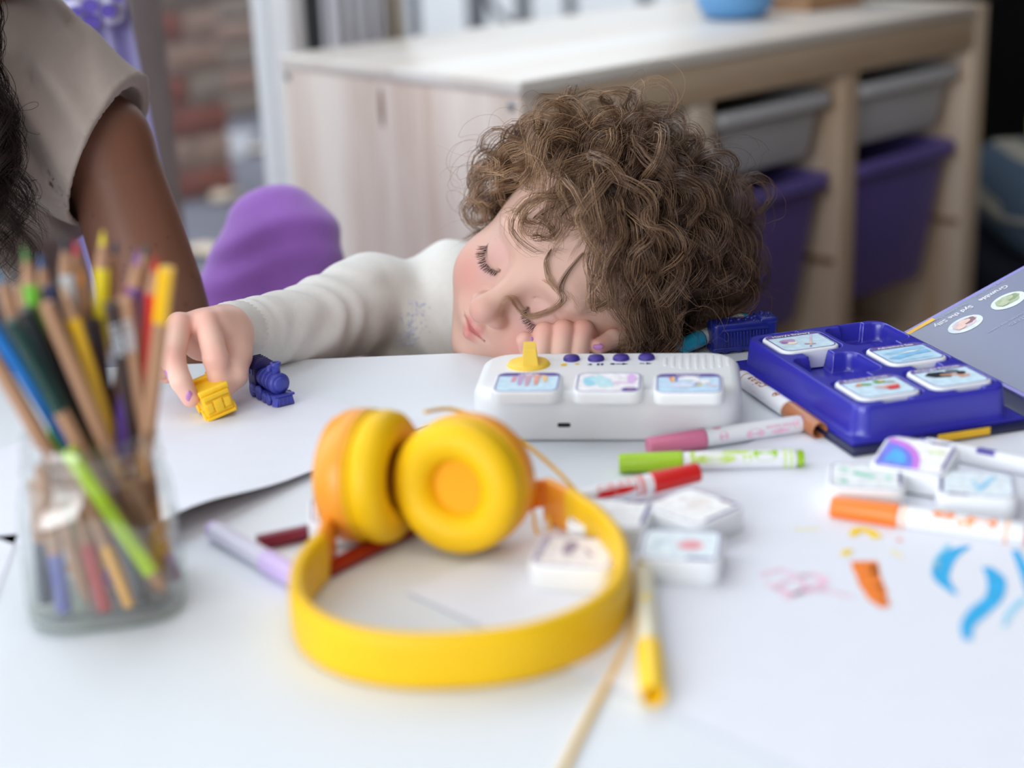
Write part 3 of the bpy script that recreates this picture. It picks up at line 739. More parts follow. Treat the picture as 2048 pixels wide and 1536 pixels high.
# two hexagonal colour pencils under the headphones
def hex_pencil(label, a, b, cols, rad=.0036, tip=0.0, group='colour pencils', name='colour_pencil', tail=0.0, tailc=None, bare=None):
    """a = flat end, b = other end (sharpened when tip > 0); cols = (body, lead)"""
    a = Vector(a); b = Vector(b); L = (b - a).length; ex = (b - a).normalized()
    m4 = ex.to_track_quat('Z', 'Y').to_matrix().to_4x4(); m4.translation = a
    r = thing(name, label, 'pencil', mat=m4, group=group)
    body = M('pencil_%d_%d_%d' % cols[0], cols[0], .38, .5, var=.04)
    Wd = M('pencil_wood', (176, 134, 104), .6, .3, var=.12, scale=60, stretch=(1, 1, .1))
    def hexr(r_, z): return [(r_ * math.cos(math.pi / 3 * k), r_ * math.sin(math.pi / 3 * k), z) for k in range(6)]
    zt = L - tip; zs = tail
    if tail: obj('dipped_end', MB().loft([hexr(rad, 0), hexr(rad, tail)], 0, False), M('pencil_%d_%d_%d' % tailc, tailc, .38, .5, var=.04), r)
    obj('shaft', MB().loft([hexr(rad, zs), hexr(rad, zt)], 0, False), body if bare is None else Wd, r)
    if tip:
        obj('sharpened_wood', MB().lathe([(rad * .97, zt), (rad * .42, L - tip * .38)], 12), Wd, r)
        obj('lead', MB().lathe([(rad * .42, L - tip * .38), (rad * .12, L), (.0001, L)], 10), M('lead_%d_%d_%d' % cols[1], cols[1], .5, .4, var=.05), r)
    else:
        obj('core', MB().lathe([(rad * .35, -.0001), (rad * .35, .0004)], 10), M('lead_%d_%d_%d' % cols[1], cols[1], .5), r)
    return r
hex_pencil('maroon colour pencil poking out left from under the left ear cup', tab(516, 1086, .0038), tab(780, 1030, .0038), ((120, 26, 52), (120, 26, 52)), .0042, .018, group='pencils under the headphones')
hex_pencil('dark red colour pencil lying inside the headband', tab(655, 1140, .0038), tab(1010, 960, .0038), ((150, 16, 12), (150, 16, 12)), .0042, .018, group='pencils under the headphones')

# ================================================================== PICTURE TILES
TIW, TID, TIH = .0405, .0375, .0125
I_FR, I_DK = ink('violet_frame', (112, 104, 170)), ink('dark_violet', (58, 52, 116))
def blob(cx, cy, rx, ry, n=12, rot=0.0, wob=0.0, seed=0):
    rg = random.Random(seed); out = []
    for k in range(n):
        a = 2 * math.pi * k / n; s = 1 + wob * rg.uniform(-1, 1); x, y = rx * s * math.cos(a), ry * s * math.sin(a)
        out.append((cx + x * math.cos(rot) - y * math.sin(rot), cy + x * math.sin(rot) + y * math.cos(rot)))
    return out
def bar(x0, y0, x1, y1, w):
    d_ = Vector((x1 - x0, y1 - y0)).normalized() * (w / 2); n_ = (-d_.y, d_.x)
    return [(x0 + n_[0], y0 + n_[1]), (x0 - n_[0], y0 - n_[1]), (x1 - n_[0], y1 - n_[1]), (x1 + n_[0], y1 + n_[1])]
def tile(label, centre, ang, sticker_c, art, frame='thin', title=None, group=None, hgt=TIH, dip=0.0, tiltx=0.0):
    """art: list of (polygon in -1..1 units, colour). The tile's own +y points to the top of its picture"""
    m4 = Matrix.Translation(Vector(centre)) @ Matrix.Rotation(ang, 4, 'Z') @ Matrix.Rotation(tiltx, 4, 'X')
    r = thing('picture_tile', label, 'tile', mat=m4, group=group)
    b = MB(); slab(b, TIW, TID, hgt, .007, .0016, 0, rb=.0008); obj('tile_body', b, WHITE_PL, r)
    sw, sd = TIW - .0036, TID - .0036; z = hgt + .00012
    cols, mb = [], MB()
    def mi(c):
        k = ink('%d_%d_%d' % c, c)
        if k not in cols: cols.append(k)
        return cols.index(k)
    mb.poly(rrect(sw, sd, .0055, 6, z), mi(sticker_c))
    if frame in ('thin', 'title', 'bracket'):
        o = rrect(sw, sd, .0055, 6, z + .00008); t_ = .0007; i_ = rrect(sw - 2 * t_, sd - 2 * t_, .0050, 6, z + .00008); n = len(o); c = (98, 84, 164) if frame != 'bracket' else (150, 144, 190)
        mb.add(o + i_, [(k, (k + 1) % n, n + (k + 1) % n, n + k) for k in range(n)], mi(c))
    if frame == 'title':
        q = [(-sw / 2 + .0005, sd / 2 - .0062, z + .0001), (sw / 2 - .0005, sd / 2 - .0062, z + .0001), (sw / 2 - .0008, sd / 2 - .004, z + .0001), (sw / 2 - .004, sd / 2 - .0004, z + .0001), (-sw / 2 + .004, sd / 2 - .0004, z + .0001), (-sw / 2 + .0008, sd / 2 - .004, z + .0001)]
        mb.poly(q, mi((110, 92, 160)))
        if title:
            put_text(mb, title, .0042, (0, sd / 2 - .0036, z + .0003), (1, 0, 0), (0, 1, 0), mi((246, 244, 252)), .02)
    if frame == 'bracket':
        for q in (bar(sw * .12, sd / 2 - .0016, sw / 2 - .004, sd / 2 - .0016, .0018), bar(sw / 2 - .0013, sd / 2 - .004, sw / 2 - .0013, -sd * .30, .0012)): mb.poly([(x, y, z + .00012) for x, y in q], mi((66, 58, 120)))
        mb.poly([(x, y, z + .00018) for x, y in bar(sw * .18, sd / 2 - .0016, sw * .26, sd / 2 - .0016, .0010)], mi((214, 150, 140)))
    k = 0
    for pl, c in art:
        k += 1; mb.poly([(x * sw / 2, y * sd / 2, z + .00016 + .00003 * k) for x, y in pl], mi(c))
    obj('picture', mb, cols, r)
    return r
def px_ang(p0, p1, h=TIH):
    q = tab(p1[0], p1[1], h) - tab(p0[0], p0[1], h); return math.atan2(q.y, q.x)
def tz(px, py, h=TIH, low=TIH):
    p = tab(px, py, h); p.z = TZ + .0012 + h - low; return p
G_T = 'picture tiles lying on the drawing'
tile('white picture tile with pale green squiggles, behind the orange marker cap', tz(1732, 956), px_ang((1655, 930), (1800, 936)), (238, 242, 244),
     [(bar(-.75, .5, -.5, .45, .16), (150, 220, 190)), (bar(-.35, .2, .25, -.1, .22), (150, 222, 196)), (blob(-.62, -.55, .12, .12), (140, 214, 186)), (blob(.6, -.1, .08, .25, 10, 0, .2, 2), (196, 236, 224))], 'bracket', group=G_T)
tile('white picture tile with light blue feather strokes, behind the orange marker print', tz(1952, 972), px_ang((1878, 943), (2020, 951)) + math.pi, (228, 238, 248),
     [(bar(.1, -.2, -.1, .5, .12), (170, 218, 244)), (bar(-.45, -.55, -.05, .55, .16), (148, 210, 242)), (bar(-.3, -.1, -.55, -.6, .1), (176, 222, 246))], 'bracket', group=G_T)
fan = [(-.95, -.85)] + [(-.95 + 1.25 * math.cos(R_(a)), -.85 + 1.7 * math.sin(R_(a))) for a in range(0, 91, 9)]
fan2 = [(-.95, -.85)] + [(-.95 + 1.05 * math.cos(R_(a)), -.85 + 1.42 * math.sin(R_(a))) for a in range(0, 91, 9)]
fan3 = [(-.8, -.6)] + [(-.9 + .8 * math.cos(R_(a)), -.85 + 1.2 * math.sin(R_(a))) for a in range(10, 81, 9)]
tile('white picture tile with a violet and blue fan, leaning against the indigo tray book', tz(1832, 912, TIH + .004, TIH), px_ang((1760, 916), (1892, 936)), (244, 244, 250),
     [(fan, (206, 130, 226)), (fan2, (122, 130, 232)), (fan3, (92, 176, 238)), (blob(.55, .35, .28, .16, 12, 0, .1, 1), (232, 238, 206))], 'bracket', group=G_T, tiltx=.16)
tile('white picture tile set cornerwise with faint peach lines, right of the headband', tz(1387, 1016), px_ang((1293, 1016), (1390, 1052)) , (248, 246, 246),
     [(bar(-.6, .1, .0, .5, .06), (248, 222, 206)), (bar(.05, .6, -.05, -.1, .05), (246, 216, 196)), (bar(-.1, -.2, .6, .15, .05), (246, 224, 214))], 'bracket', group=G_T)
tile('white picture tile with a rosy round spot, nearest the yellow marker', tz(1362, 1094), px_ang((1272, 1124), (1432, 1131)), (230, 240, 250),
     [(blob(.25, -.02, .34, .34, 16, 0, .06, 3), (240, 178, 186)), (blob(.25, -.02, .2, .2, 14), (236, 160, 170)), (bar(-.7, -.2, -.4, .3, .1), (206, 232, 246)), (bar(.2, -.92, .85, -.92, .12), (98, 90, 160))], 'thin', group=G_T)
tile('white picture tile half hidden behind the right end of the headband', tz(1222, 1030), px_ang((1160, 1000), (1270, 1007)), (244, 244, 248), [(bar(-.4, -.2, .3, .1, .1), (236, 226, 236))], 'bracket', group=G_T)
tile('white picture tile with grey violet marks seen inside the headband ring', tz(1152, 1108), px_ang((1090, 1085), (1200, 1092)), (240, 232, 230),
     [(blob(-.2, .2, .2, .4, 12, 0, .3, 5), (168, 150, 166)), (bar(-.9, -.7, -.85, .8, .1), (180, 170, 190)), (bar(.2, .2, .5, -.3, .12), (196, 180, 190))], 'thin', group=G_T)
tile('white picture tile with violet marks behind the left ear cup', tz(694, 1020), px_ang((634, 1020), (754, 1010)), (240, 236, 240), [(blob(-.2, -.2, .4, .3, 12, 0, .3, 6), (120, 88, 140)), (bar(.2, .3, .7, .2, .2), (140, 116, 160))], 'thin', group=G_T)

# ================================================================== STORY PLAYER (white box with knob, buttons and three tiles)
dbl, dbr = tab(985, 703, .03), tab(1455, 700, .03)
dang = math.atan2(dbr.y - dbl.y, dbr.x - dbl.x)
DW, DD, DH = .160, .083, .030
dex = Vector((math.cos(dang), math.sin(dang), 0)); dey = Vector((-dex.y, dex.x, 0))
dfl, dfr = tab(952, 884), tab(1478, 884)
dc = (dfl + dfr) / 2 + dey * (DD / 2)
dc.z = TZ + .0002
dev = thing('story_player', 'white story player box with yellow knob and three tiles, in front of the sleepy child', 'player', dc, dang)
dinv = dev.matrix_basis.copy() if False else (Matrix.Translation(dc) @ Matrix.Rotation(dang, 4, 'Z')).inverted()
def dl(px, py, h): return dinv @ tab(px, py, h)
b = MB(); slab(b, DW, DD, DH, .021, .0065, 0, n=10, es=6, rb=.003); obj('body_shell', b, WHITE_PL, dev)
kp = dl(1057, 724, DH + .002)
kb = MB().lathe([(.0135, -.003), (.0135, .0004), (.0125, .0018), (.010, .0026), (.0004, .0032)], 36); kb.xf(Matrix.Translation((kp.x, kp.y, DH)))
o = obj('knob_dial', kb, KNOB_Y, dev)
g = MB(); g.loft([[(x * .5, y, 0) for x, y in ((-.0095, -.011), (.0095, -.011), (.0095, .011), (-.0095, .011))], [(x * .40, y, .010) for x, y in ((-.0095, -.009), (.0095, -.009), (.0095, .009), (-.0095, .009))]], 0, False)
g.xf(Matrix.Translation((kp.x + .001, kp.y + .001, DH + .002)) @ Matrix.Rotation(.10, 4, 'Z')); obj('knob_grip', g, KNOB_Y, dev)
for i, (px, py) in enumerate(((1143, 714), (1192, 714), (1242, 713), (1293, 712))):
    q = dl(px, py, DH + .002)
    obj('button', MB().lathe([(.0052, -.001), (.0052, .0012), (.0045, .0024), (.0004, .0029)], 24).xf(Matrix.Translation((q.x, q.y, DH))), PURP_BTN, dev)
    ic = MB(); cy = q.y - .0098; z = DH + .0002
    if i == 0:
        ic.poly([(q.x - .004 + x * .0022, cy + y * .0026, z) for x, y in blob(0, 0, 1, 1, 10, 0, .25, 4)]); ic.poly([(q.x + .004 + x * .0016, cy + .001 + y * .0016, z) for x, y in blob(0, 0, 1, 1, 10, 0, .2, 7)])
        im = ink('icon_yellow', (246, 196, 40))
    else:
        im = ink('icon_navy', (40, 40, 90))
        if i == 1: ic.poly([(q.x - .0052, cy, z), (q.x - .0022, cy - .0018, z), (q.x - .0022, cy + .0018, z)]); ic.poly([(q.x + .001, cy - .0018, z), (q.x + .0026, cy - .0018, z), (q.x + .0026, cy + .0018, z), (q.x + .001, cy + .0018, z)]); ic.poly([(q.x + .0034, cy - .0018, z), (q.x + .005, cy - .0018, z), (q.x + .005, cy + .0018, z), (q.x + .0034, cy + .0018, z)])
        if i == 2: ic.poly([(q.x - .0048 + .0016 * x, cy + .0016 * y, z) for x, y in blob(0, 0, 1, 1, 10)]); ic.poly([(q.x - .0028, cy - .0006, z), (q.x + .0012, cy - .0006, z), (q.x + .0012, cy + .0006, z), (q.x - .0028, cy + .0006, z)]); ic.poly([(q.x + .0012, cy - .002, z), (q.x + .0048, cy, z), (q.x + .0012, cy + .002, z)])
        if i == 3: ic.poly([(q.x - .004, cy - .0006, z), (q.x - .001, cy - .0006, z), (q.x - .001, cy + .0006, z), (q.x - .004, cy + .0006, z)]); ic.poly([(q.x, cy - .0018, z), (q.x + .0036, cy, z), (q.x, cy + .0018, z)])
    obj('icon', ic, im, dev)
sp = dl(1393, 724, DH); sp.y = min(sp.y, DD / 2 - .0215)
for i in range(9):
    x = (i - 4) * .0048; hl = math.sqrt(max(.0001, .0235 ** 2 - x * x)) * .62
    s_ = MB(); s_.loft([[(sp.x + x + sx * .0011, sp.y - hl + .0005, DH - .0006) for sx in (-1, 1)] + [(sp.x + x + sx * .0011, sp.y + hl, DH - .0006) for sx in (1, -1)], [(sp.x + x + sx * .0008, sp.y - hl + .0008, DH + .0004) for sx in (-1, 1)] + [(sp.x + x + sx * .0008, sp.y + hl - .0004, DH + .0004) for sx in (1, -1)]], 0, True)
    obj('speaker_rib', s_, WHITE_PL, dev)
d = Vector(ray(1128, 850)); fo = Vector(CP); n_ = -dey; f0 = dc + n_ * (DD / 2)
q = dinv @ (fo + d * ((f0 - fo).dot(n_) / d.dot(n_)))
u_ = MB(); u_.loft([[(q.x + x, -DD / 2 - .0002, q.z + z) for x, z, _ in rrect(.0078, .0026, .0012, 5)], [(q.x + x, -DD / 2 + .004, q.z + z) for x, z, _ in rrect(.0072, .0020, .0009, 5)]], 0, False)
obj('charging_port', u_, BLACK, dev)
d_tiles = ((1055, 764, 'white picture tile with a turreted castle, plugged in below the yellow knob', (206, 230, 248),
            [([(-.5, .7), (-.55, .0), (-.4, .0), (-.38, .5)], (226, 160, 176)), ([(-.36, .75), (-.3, -.35), (-.18, -.35), (-.12, .8)], (196, 168, 206)), ([(-.14, .9), (-.06, -.5), (.06, -.5), (.12, .9)], (206, 170, 186)), ([(.14, .75), (.22, -.35), (.34, -.3), (.38, .75)], (232, 170, 150)), ([(.40, .7), (.5, .0), (.62, .0), (.6, .6)], (244, 206, 150))], 'title', 'Castle', math.pi),
           (1217, 764, 'white picture tile with a pale turquoise cloud, plugged in the middle of the story player', (244, 240, 244),
            [(blob(-.55, .1, .26, .55, 14, 0, .2, 8), (164, 220, 238)), (blob(-.2, .05, .3, .7, 14, .3, .2, 9), (196, 232, 240)), (blob(.35, -.1, .25, .1, 12, 0, .2, 3), (236, 214, 240)), (blob(.72, .3, .16, .45, 12, 0, .2, 5), (228, 190, 238)), (blob(.68, -.82, .26, .2, 12), (96, 72, 170)), (blob(.7, -.8, .12, .08, 10), (186, 140, 140))], 'thin', None, 0),
           (1377, 766, 'white picture tile with a white horse and rainbow, plugged in beside the speaker ribs', (198, 224, 248),
            [([(-.62, .6), (-.56, .1), (-.5, .1), (-.52, .62)], (240, 150, 120)), ([(-.52, .62), (-.5, .1), (-.44, .1), (-.42, .64)], (246, 210, 120)), ([(-.42, .64), (-.44, .1), (-.36, .15), (-.3, .6)], (130, 130, 210)), (blob(.0, .45, .35, .22, 14, 0, .15, 11), (246, 246, 252)), (blob(.42, .1, .28, .28, 14, 0, .2, 12), (244, 244, 250)), (blob(-.2, -.3, .4, .3, 14, 0, .2, 13), (216, 222, 240)), (blob(.3, -.15, .12, .2, 10), (170, 170, 200)), (blob(.34, -.25, .08, .12, 10), (232, 230, 150)), (blob(.75, -.35, .2, .08, 10), (244, 210, 220))], 'title', 'Unicorn', math.pi))
for px, py, lb, sc2, art, fr, ti, rr_ in d_tiles:
    q = tab(px, py, DH + .0075); q.z = TZ + DH + .0002
    art2 = [([(-x, -y) for x, y in pl], c) for pl, c in art] if rr_ else art
    # the title runs along the far side and reads from there
    tl = tile(lb, q, dang, sc2, art, fr, ti, group='picture tiles on the story player', hgt=.0072)

# ================================================================== TRAY BOOK
To = tab(1487, 690, .02); TL = Vector((.284, -.959, 0)).normalized(); TS = Vector((-TL.y, TL.x, 0))
TWs, TLl, TH_ = .100, .152, .0205
BK = .0040                                              # thickness of the board below the tray
m4 = Matrix(((TS.x, -TL.x, 0, To.x), (TS.y, -TL.y, 0, To.y), (0, 0, 1, TZ + .0012), (0, 0, 0, 1)))   # x: across, -y: towards the viewer
book = thing('tray_book', 'open hardback tray book with indigo tile tray and slate cover propped open', 'book', mat=m4)
slots = [(.0275, -.0265), (.0755, -.0265), (.0275, -.0755), (.0755, -.0755), (.0275, -.1245), (.0755, -.1245)]
NX, NY = 200, 300
xs = np.linspace(-.006, TWs + .006, NX); ys = np.linspace(-TLl - .006, .006, NY)
X, Y = np.meshgrid(xs, ys, indexing='ij')
def sd_rr(X, Y, cx, cy, w, d, r):
    qx = np.abs(X - cx) - w / 2 + r; qy = np.abs(Y - cy) - d / 2 + r
    return np.hypot(np.maximum(qx, 0), np.maximum(qy, 0)) + np.minimum(np.maximum(qx, qy), 0) - r
Z = np.full(X.shape, TH_)
body = sd_rr(X, Y, TWs / 2, -TLl / 2, TWs, TLl, .010)
cav = np.full(X.shape, 1.0)
for cx, cy in slots:
    c_ = sd_rr(X, Y, cx, cy, .0425, .0395, .0075)
    nt_ = np.maximum(sd_rr(X, Y, cx, cy, .016, .056, .004), np.abs(Y + TLl / 2) - (TLl / 2 - .0035))
    cav = np.minimum(cav, np.minimum(c_, nt_))
def sstep(a, b, x):
    t_ = np.clip((x - a) / (b - a), 0, 1); return t_ * t_ * (3 - 2 * t_)
Z = Z - .0125 * (1 - sstep(-.0016, .0010, cav))
Z = Z - (TH_ - .0022) * sstep(-.0012, .0016, body)
V = np.stack([X, Y, Z + BK], -1).reshape(-1, 3)
ii = np.arange(NX * NY).reshape(NX, NY)
F = np.stack([ii[:-1, :-1], ii[1:, :-1], ii[1:, 1:], ii[:-1, 1:]], -1).reshape(-1, 4)
# close the flange with a rim so that the tray has thickness
lp = [(-.006, -TLl - .006), (TWs + .006, -TLl - .006), (TWs + .006, .006), (-.006, .006)]
rimv = [(x, y, BK + .0022) for x, y in lp] + [(x, y, BK + .0002) for x, y in lp]
obj('tile_tray', np_mesh('tile_tray', V, F), BLUE_PL, book)
fm = MB(); fm.add(rimv, [(k, k + 4, (k + 1) % 4 + 4, (k + 1) % 4) for k in range(4)] + [(7, 6, 5, 4)]); obj('tray_flange', fm, BLUE_PL, book)
GAPX = TWs + .024
obj('base_board', MB().box((TWs / 2 + .001, -TLl / 2, BK / 2), (TWs + .020, TLl + .024, BK - .0004), 0, .0008), NAVY, book)
SLATE = M('slate_print', (104, 112, 144), .32, .5, var=.03, scale=20)
obj('spine_board', MB().box((TWs + .0190, -TLl / 2 + .002, BK / 2 + .0006), (.0165, TLl + .028, BK - .0014), 0, .0008), M('grey_spine_cloth', (70, 76, 104), .4, .5), book)
th = R_(21.5); ce, sn = math.cos(th), math.sin(th)
HX = TWs + .0285
cw_ = .122
def cov(c, l, h=0.0): return (HX + c * ce - h * sn, l, BK + .0008 + c * sn + h * ce)   # c away from the hinge, l along the book, h above the page
CVW = MB()
y0, y1 = .0205, -TLl - .012
CVW.loft([[cov(0, y0, -.0026), cov(0, y1, -.0026), cov(cw_, y1, -.0026), cov(cw_, y0, -.0026)], [cov(0, y0, 0), cov(0, y1, 0), cov(cw_, y1, 0), cov(cw_, y0, 0)]][::-1], 0, False)
obj('cover_board', CVW, M('periwinkle_edge_board', (128, 124, 206), .4, .5), book)
pg = MB(); pg.poly([cov(.0025, y0 - .0035, .0002), cov(.0025, y1 + .0035, .0002), cov(cw_ - .003, y1 + .0035, .0002), cov(cw_ - .003, y0 - .0035, .0002)][::-1]); obj('inside_page', pg, SLATE, book)
tabm = M('yellow_ribbon', (244, 192, 44), .5, .4)
rb_ = MB(); rb_.loft([[(TWs - .008, .0130, BK + .0006), (TWs - .008, .0175, BK + .0006)], [(TWs + .020, .0130, BK + .0008), (TWs + .020, .0175, BK + .0008)], [(HX, .0130, BK + .001), (HX, .0175, BK + .001)], [cov(.024, .0130, .0006), cov(.024, .0175, .0006)]], 0, False, False, False, False)
rb_.loft([[(x, y, z - .0012) for x, y, z in ((TWs - .008, .0175, BK + .0006), (TWs - .008, .0130, BK + .0006))], [(TWs + .020, .0175, BK - .0004), (TWs + .020, .0130, BK - .0004)]], 0, False, False, False, False)
obj('yellow_ribbon', rb_, tabm, book)
obj('yellow_tab', MB().box((TWs * .62, -TLl - .0125, BK * .62 + .0012), (.034, .0012, .0044), 0, .0004), tabm, book)
# print on the inside page: it reads from the far side, so its letters stand towards the viewer
minv = m4.inverted()
def cpx(px, py):
    n_ = (m4.to_3x3() @ Vector((-sn, 0, ce))); o_ = m4 @ Vector(cov(0, 0, 0)); d = Vector(ray(px, py)); c0 = Vector(CP)
    q = minv @ (c0 + d * ((o_ - c0).dot(n_) / d.dot(n_))); return (q.x - HX) / ce, q.y
ex_ = Vector((-ce, 0, -sn)); ey_ = Vector((0, -1, 0))
WI, PI_ = ink('white_print', (240, 240, 250)), ink('grey_print', (176, 182, 206))
c_, l_ = cpx(1907, 633); obj('page_heading', put_text(MB(), "Syd the Silly", .0064, cov(c_, l_, .0004), ex_, ey_, 0, .02), WI, book)
c_, l_ = cpx(1987, 587); obj('page_heading', put_text(MB(), "Grumble", .0064, cov(c_, l_, .0004), ex_, ey_, 0, .02), WI, book)
c_, l_ = cpx(1895, 629); obj('page_small_print', put_text(MB(), "The Village Magician", .0040, cov(c_, l_, .0004), ex_, ey_), PI_, book)
c_, l_ = cpx(1979, 578); obj('page_small_print', put_text(MB(), "The Moor Troll", .0040, cov(c_, l_, .0004), ex_, ey_), PI_, book)
c_, l_ = cpx(2060, 630); obj('page_small_print', put_text(MB(), "Characters", .0072, cov(c_, l_, .0004), ex_, ey_), PI_, book)
c_, l_ = cpx(2040, 632 + 8); obj('page_small_print', put_text(MB(), "and from across the realm", .0040, cov(c_, l_ + .005, .0004), ex_, ey_), PI_, book)
for (px, py, pal) in ((1931, 649, ((222, 204, 210), (150, 120, 130), (236, 206, 196))), (2017, 602, ((176, 190, 160), (150, 168, 132), (190, 198, 170)))):
    c_, l_ = cpx(px, py); ov = MB(); cols_ = [ink('oval_pale', (226, 236, 250))]
    ov.poly([cov(c_ + .0125 * math.cos(a), l_ + .0102 * math.sin(a), .0004) for a in np.linspace(0, 2 * math.pi, 32, endpoint=False)])
    for k, (dx, dy, rx, ry, ci) in enumerate(((.0, .001, .0092, .0066, 0), (.004, .002, .005, .004, 1), (.001, .003, .004, .003, 2), (-.004, -.001, .004, .003, 2))):
        cols_.append(ink('oval_%d_%d_%d' % pal[ci], pal[ci]))
        ov.poly([cov(c_ + dx + x, l_ + dy + y, .0005 + .0001 * k) for x, y in blob(0, 0, rx, ry, 16, 0, .15, k)], len(cols_) - 1)
    obj('portrait_oval', ov, cols_, book)
# tiles in the tray (their pictures read from the far side)
def trtile(k, lb, art, ti, base=(206, 230, 246)):
    cx, cy = slots[k]; q = m4 @ Vector((cx, cy, BK + .0086)); a = math.atan2(TS.y, TS.x)
    tile(lb, q, a, base, art, 'title', ti, group='picture tiles in the tray', hgt=.0128)
trtile(0, 'white picture tile with a violet dragon head and a sword, in the tray',
       [(blob(-.42, .1, .3, .28, 14, 0, .2, 1), (190, 160, 206)), (blob(-.38, -.12, .22, .16, 12, 0, .2, 2), (240, 226, 206)), (blob(-.6, .0, .14, .12, 10), (170, 120, 170)), (bar(.1, -.65, .6, .45, .09), (222, 200, 226)), (bar(.12, -.6, .3, -.2, .09), (240, 220, 180)), (bar(-.04, -.42, .34, -.55, .1), (196, 150, 180)), (bar(.0, -.85, .1, -.65, .07), (160, 140, 170))], "Harry's Bravery")
trtile(3, 'white picture tile with pale blue sea waves, in the middle row of the tray',
       [([(-.85, .1), (-.3, .35), (.4, .5), (.85, .55), (.85, .25), (.3, .2), (-.4, .0)], (160, 208, 240)), ([(-.85, -.35), (-.2, -.1), (.5, .05), (.85, .1), (.85, -.2), (.2, -.3), (-.6, -.6)], (138, 196, 236)), ([(-.5, -.05), (.2, .15), (.7, .18), (.3, .0)], (232, 244, 250)), ([(-.7, -.8), (0, -.55), (.7, -.45), (.6, -.75)], (182, 220, 244))], 'Adventure Sea', (190, 222, 244))
trtile(4, 'white picture tile with two parrots and a red ship, in the near left tray slot',
       [(blob(-.45, .3, .2, .12, 10, .3, .2, 1), (222, 130, 96)), (blob(-.28, .28, .2, .13, 10, -.3, .2, 2), (120, 176, 110)), (blob(-.42, .34, .06, .05, 8), (244, 210, 80)), (blob(.25, .35, .24, .16, 10, -.3, .2, 3), (116, 170, 96)), (blob(.33, .38, .1, .08, 8), (240, 190, 70)), (blob(.55, .2, .2, .06, 8, -.4, .2, 3), (146, 150, 120)), ([(-.2, -.1), (.75, .0), (.62, -.35), (.1, -.4)], (226, 190, 186)), ([(.15, -.25), (.68, -.15), (.58, -.5), (.2, -.55)], (222, 70, 72))], 'Rainbow Parrots')
trtile(5, 'white picture tile with a reclining figure in black, in the tray',
       [([(-.75, .25), (-.5, .5), (.0, .45), (.2, .1), (.0, -.15), (-.5, -.05)], (34, 36, 46)), (blob(.3, .35, .28, .2, 12, 0, .2, 3), (108, 116, 130)), ([(-.25, .2), (.2, .1), (.5, -.1), (.45, -.2), (.1, -.05), (-.25, .08)], (222, 168, 140)), (blob(.5, .1, .2, .15, 10, .5, .1, 4), (40, 36, 44)), ([(.2, -.2), (.7, -.1), (.6, -.3), (.3, -.35)], (226, 172, 146))], 'Midnight Princess')

# ================================================================== HEADPHONES
hp0 = Vector((-.027, .69, TZ))
hp = thing('headphones', 'yellow over-ear headphones lying on the table in the foreground', 'headphones', hp0)
def H(x, y, z=0.0): return Vector((x, y, z)) - Vector((hp0.x, hp0.y, 0))
plan = [(-.0955, .708), (-.1005, .690), (-.1020, .668), (-.097, .640), (-.081, .617), (-.058, .6035), (-.030, .5995), (.000, .604), (.024, .6185), (.0405, .640), (.0475, .668), (.0470, .697), (.0405, .724), (.0325, .742), (.0275, .752)]
pl = cr_curve([(x, y, 0) for x, y in plan], 6)
def bandloft(pl, h, th_, z0=0.0004, grow=0.0, n=24, tilt=0.0):
    rings = []
    for i, p in enumerate(pl):
        t_ = (pl[min(i + 1, len(pl) - 1)] - pl[max(i - 1, 0)]).normalized(); nn = Vector((-t_.y, t_.x, 0)); rg = []
        for k in range(n):
            a = 2 * math.pi * k / n; c, s = math.cos(a), math.sin(a)
            x = math.copysign(abs(c) ** .55, c) * (th_ / 2 + grow); z = math.copysign(abs(s) ** .5, s) * (h / 2 + grow)
            q = H(p.x, p.y, 0) + nn * (x + tilt * z); rg.append((q.x, q.y, z0 + h / 2 + z))
        rings.append(rg)
    return MB().loft(rings, 0, True)
obj('headband', bandloft(pl, .0255, .0078), YEL, hp)
sl_l = cr_curve([(-.0955, .706, 0), (-.0945, .722, 0), (-.0935, .732, 0)], 4)
sl_r = cr_curve([(.0280, .751, 0), (.0225, .760, 0), (.0160, .7685, 0)], 4)
obj('slider', bandloft(sl_l, .0245, .0062, .0009), ORG, hp); obj('slider', bandloft(sl_r, .0245, .0062, .0009), ORG, hp)
def arm_(pts, w): return MB().tube(cr_curve(pts, 5), w, 10)
obj('hinge', bandloft(cr_curve([(-.0935, .731, 0), (-.090, .745, 0), (-.086, .754, 0)], 4), .014, .0055, .0105), M('amber_hinge', (232, 130, 20), .4, .45), hp)
obj('hinge', bandloft(cr_curve([(.0165, .768, 0), (.010, .7665, 0), (.0055, .762, 0)], 4), .015, .0055, .010), M('amber_hinge', (232, 130, 20)), hp)
def cup(c, n, up_roll=0.0, label=None):
    n = Vector(n).normalized(); q = n.to_track_quat('Z', 'Y').to_matrix().to_4x4() @ Matrix.Scale(1.06, 4); q.translation = H(*c)
    pad = MB().lathe([(.0128, .0035), (.0135, .0085), (.0165, .0122), (.0215, .0140), (.0275, .0128), (.0312, .0092), (.0322, .0045), (.0312, -.0005), (.0275, -.0022)], 48, caps=False); pad.xf(q)
    obj('ear_pad', pad, YEL_PAD, hp)
    sk = MB().lathe([(.0138, .0036), (.0001, .0022)], 32, caps=False); sk.xf(q); obj('speaker_cloth', sk, ORG_D, hp)
    sh = MB().lathe([(.0290, -.0026), (.0318, -.0030), (.0326, -.0060), (.0318, -.0140), (.0290, -.0195), (.0225, -.0232), (.0130, -.0246), (.0001, -.0250)], 48, caps=False); sh.xf(q)
    s = obj('ear_shell', sh, ORG, hp)
    rg = MB().lathe([(.0296, -.0010), (.0322, -.0018), (.0322, -.0030), (.0296, -.0030)], 48, caps=False); rg.xf(q); obj('shell_ring', rg, YEL, hp)
